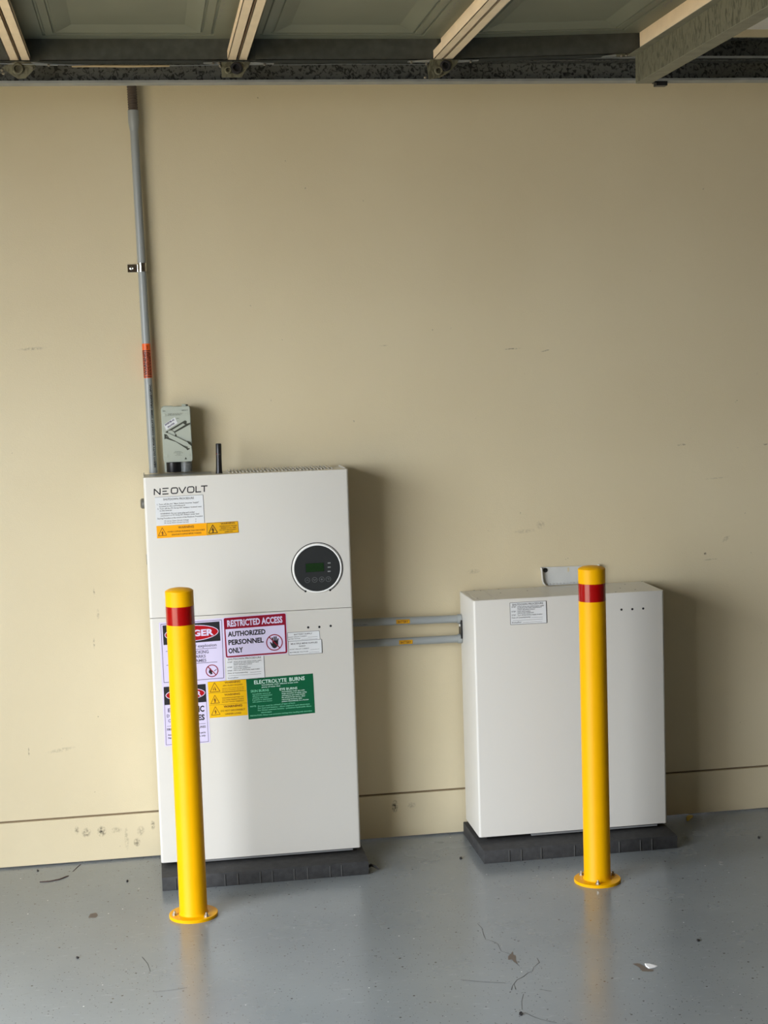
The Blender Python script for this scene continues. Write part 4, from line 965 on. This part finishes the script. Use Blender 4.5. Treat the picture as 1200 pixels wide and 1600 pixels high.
# ------------------------------------------------------------------ bollards
def make_bollard(x, y, label, turn):
    r = empty('bollard', (x, y, 0), label, 'bollard', 'yellow bollards in front of the cabinets')
    R0 = 0.0392
    turned('flange', (x, y, 0), (0, 0, 1), [(0.0685, 0), (0.0685, 0.0075), (0.0675, 0.0085), (0, 0.0085)], M['yellow'], r, 72)
    turned('post', (x, y, 0.008), (0, 0, 1), [(R0 + 0.0035, 0), (R0 + 0.0015, 0.0025), (R0, 0.006), (R0, 0.917), (R0 - 0.001, 0.918)], M['yellow'], r, 72)
    turned('cap', (x, y, 0.925), (0, 0, 1), [(R0 - 0.001, 0), (R0 + 0.0004, 0.0006), (R0 + 0.0002, 0.0035), (R0 - 0.003, 0.0060), (R0 * 0.75, 0.0092), (R0 * 0.4, 0.0118), (0, 0.0128)], M['yellow'], r, 72)
    tag(turned('reflective_band', (x, y, 0.8355), (0, 0, 1), [(R0, 0), (R0 + 0.0004, 0.0002), (R0 + 0.0004, 0.0516), (R0, 0.0518)], M['red'], r, 72), 'red reflective band')
    for k in range(3):
        t = turn + k * PI * 2 / 3; bxx, byy = x + math.cos(t) * 0.054, y + math.sin(t) * 0.054
        b_ = turned('anchor_bolt', (bxx, byy, 0.0085), (0, 0, 1), [(0.0080, 0), (0.0080, 0.0012), (0.0060, 0.0014), (0.0060, 0.0062), (0.0050, 0.0070), (0.0030, 0.0070), (0.0030, 0.0120), (0, 0.0125)], M['bolt'], r, 6)
    return r
make_bollard(0.0650, -0.5524, 'yellow steel bollard with red band in front of the signed cabinets at left', math.radians(-50))
make_bollard(1.2485, -0.5493, 'yellow steel bollard with red band in front of the low cabinet at right', math.radians(-105))

# ------------------------------------------------------------------ litter on the floor
def twig(pts, r, label):
    bm = bmesh.new(); P = [W(a, b, 2, 0.0) + Vector((0, 0, r[0])) for a, b in pts]; tube(bm, P, r, 6)
    return tag(finish('twig', bm, M['twig']), label, 'twig', 'dry twigs on the floor by the wall')
twig([(62, 1378.5), (78, 1377.5), (93, 1374.5), (103, 1370.5), (107, 1369)], [0.0012, 0.0018, 0.0022, 0.0022, 0.0014], 'longer curved brown twig lying left of the tall cabinets')
twig([(114, 1362), (120, 1356), (126, 1351)], [0.0008, 0.001, 0.001], 'short thin twig touching the wall left of the tall cabinets')
def flake(name, pts, h, m, label, cat, group=None):
    bm = bmesh.new(); P = [W(a, b, 2, 0.0) for a, b in pts]; c = sum(P, Vector()) / len(P)
    lo = [bm.verts.new((p.x, p.y, 0.0)) for p in P]; hi = [bm.verts.new((p.x * 0.85 + c.x * 0.15, p.y * 0.85 + c.y * 0.15, h * random.uniform(0.6, 1.2))) for p in P]
    n = len(P)
    for i in range(n): bm.faces.new((lo[i], lo[(i + 1) % n], hi[(i + 1) % n], hi[i]))
    bm.faces.new(hi); bm.faces.new(lo[::-1]); return tag(finish(name, bm, m, None, False), label, cat, group)
flake('paint_chip', [(1007, 1505.5), (1014, 1506), (1022, 1508), (1028, 1509.5), (1024, 1511.5), (1014, 1513.5), (1009, 1510)], 0.0015, M['chip'], 'white paint chip on the floor right of the right bollard', 'chip')
bm = bmesh.new(); q = [W(a, b, 2, 0.0) + Vector((0, 0, 0.0002)) for a, b in [(988, 1506), (997, 1505), (1006, 1509), (1012, 1514), (1022, 1515), (1020, 1518), (1004, 1518), (998, 1511)]]
bm.faces.new([bm.verts.new(v) for v in q]); finish('worn_patch', bm, M['stain'], fl, False)
flake('dry_leaf', [(1072, 1278), (1077, 1274.5), (1083, 1276.5), (1080, 1279), (1076, 1282.5), (1073, 1283)], 0.006, M['leaf'], 'small yellow dry leaf at the wall right of the low cabinet', 'leaf')
PB = [(814, 1585, 3.2, 'dark pebble near the bottom edge below the floor crack'), (1091, 1470, 2.8, 'dark pebble on the floor right of the paint chip'), (720, 1341.5, 2.4, 'dark pebble on the floor left of the low cabinet pad'),
      (59, 1361, 1.8, 'dark pebble at the foot of the wall, far left'), (199, 1377, 2.2, 'dark pebble between twigs and the left pad'), (121, 1497, 2.0, 'dark pebble on the open floor at lower left'), (1186, 1309, 2.2, 'dark pebble on the floor near the right edge')]
for (a, b, s_, lbl) in PB:
    flake('pebble', [(a + s_ * math.cos(t) * random.uniform(0.7, 1.2), b + s_ * 0.7 * math.sin(t) * random.uniform(0.7, 1.2)) for t in [k * PI / 3.5 for k in range(7)]], 0.004, M['grit'], lbl, 'pebble', 'dark pebbles on the garage floor')
bm = bmesh.new(); P = [Vector((0.598, -0.285, 0.006)), Vector((0.612, -0.290, 0.016)), Vector((0.624, -0.296, 0.012)), Vector((0.634, -0.302, 0.004))]
tube(bm, P, [0.004, 0.005, 0.004, 0.002], 8)
tag(finish('cable_stub', bm, M['black']), 'short black cable stub poking out beside the left pad', 'cable')
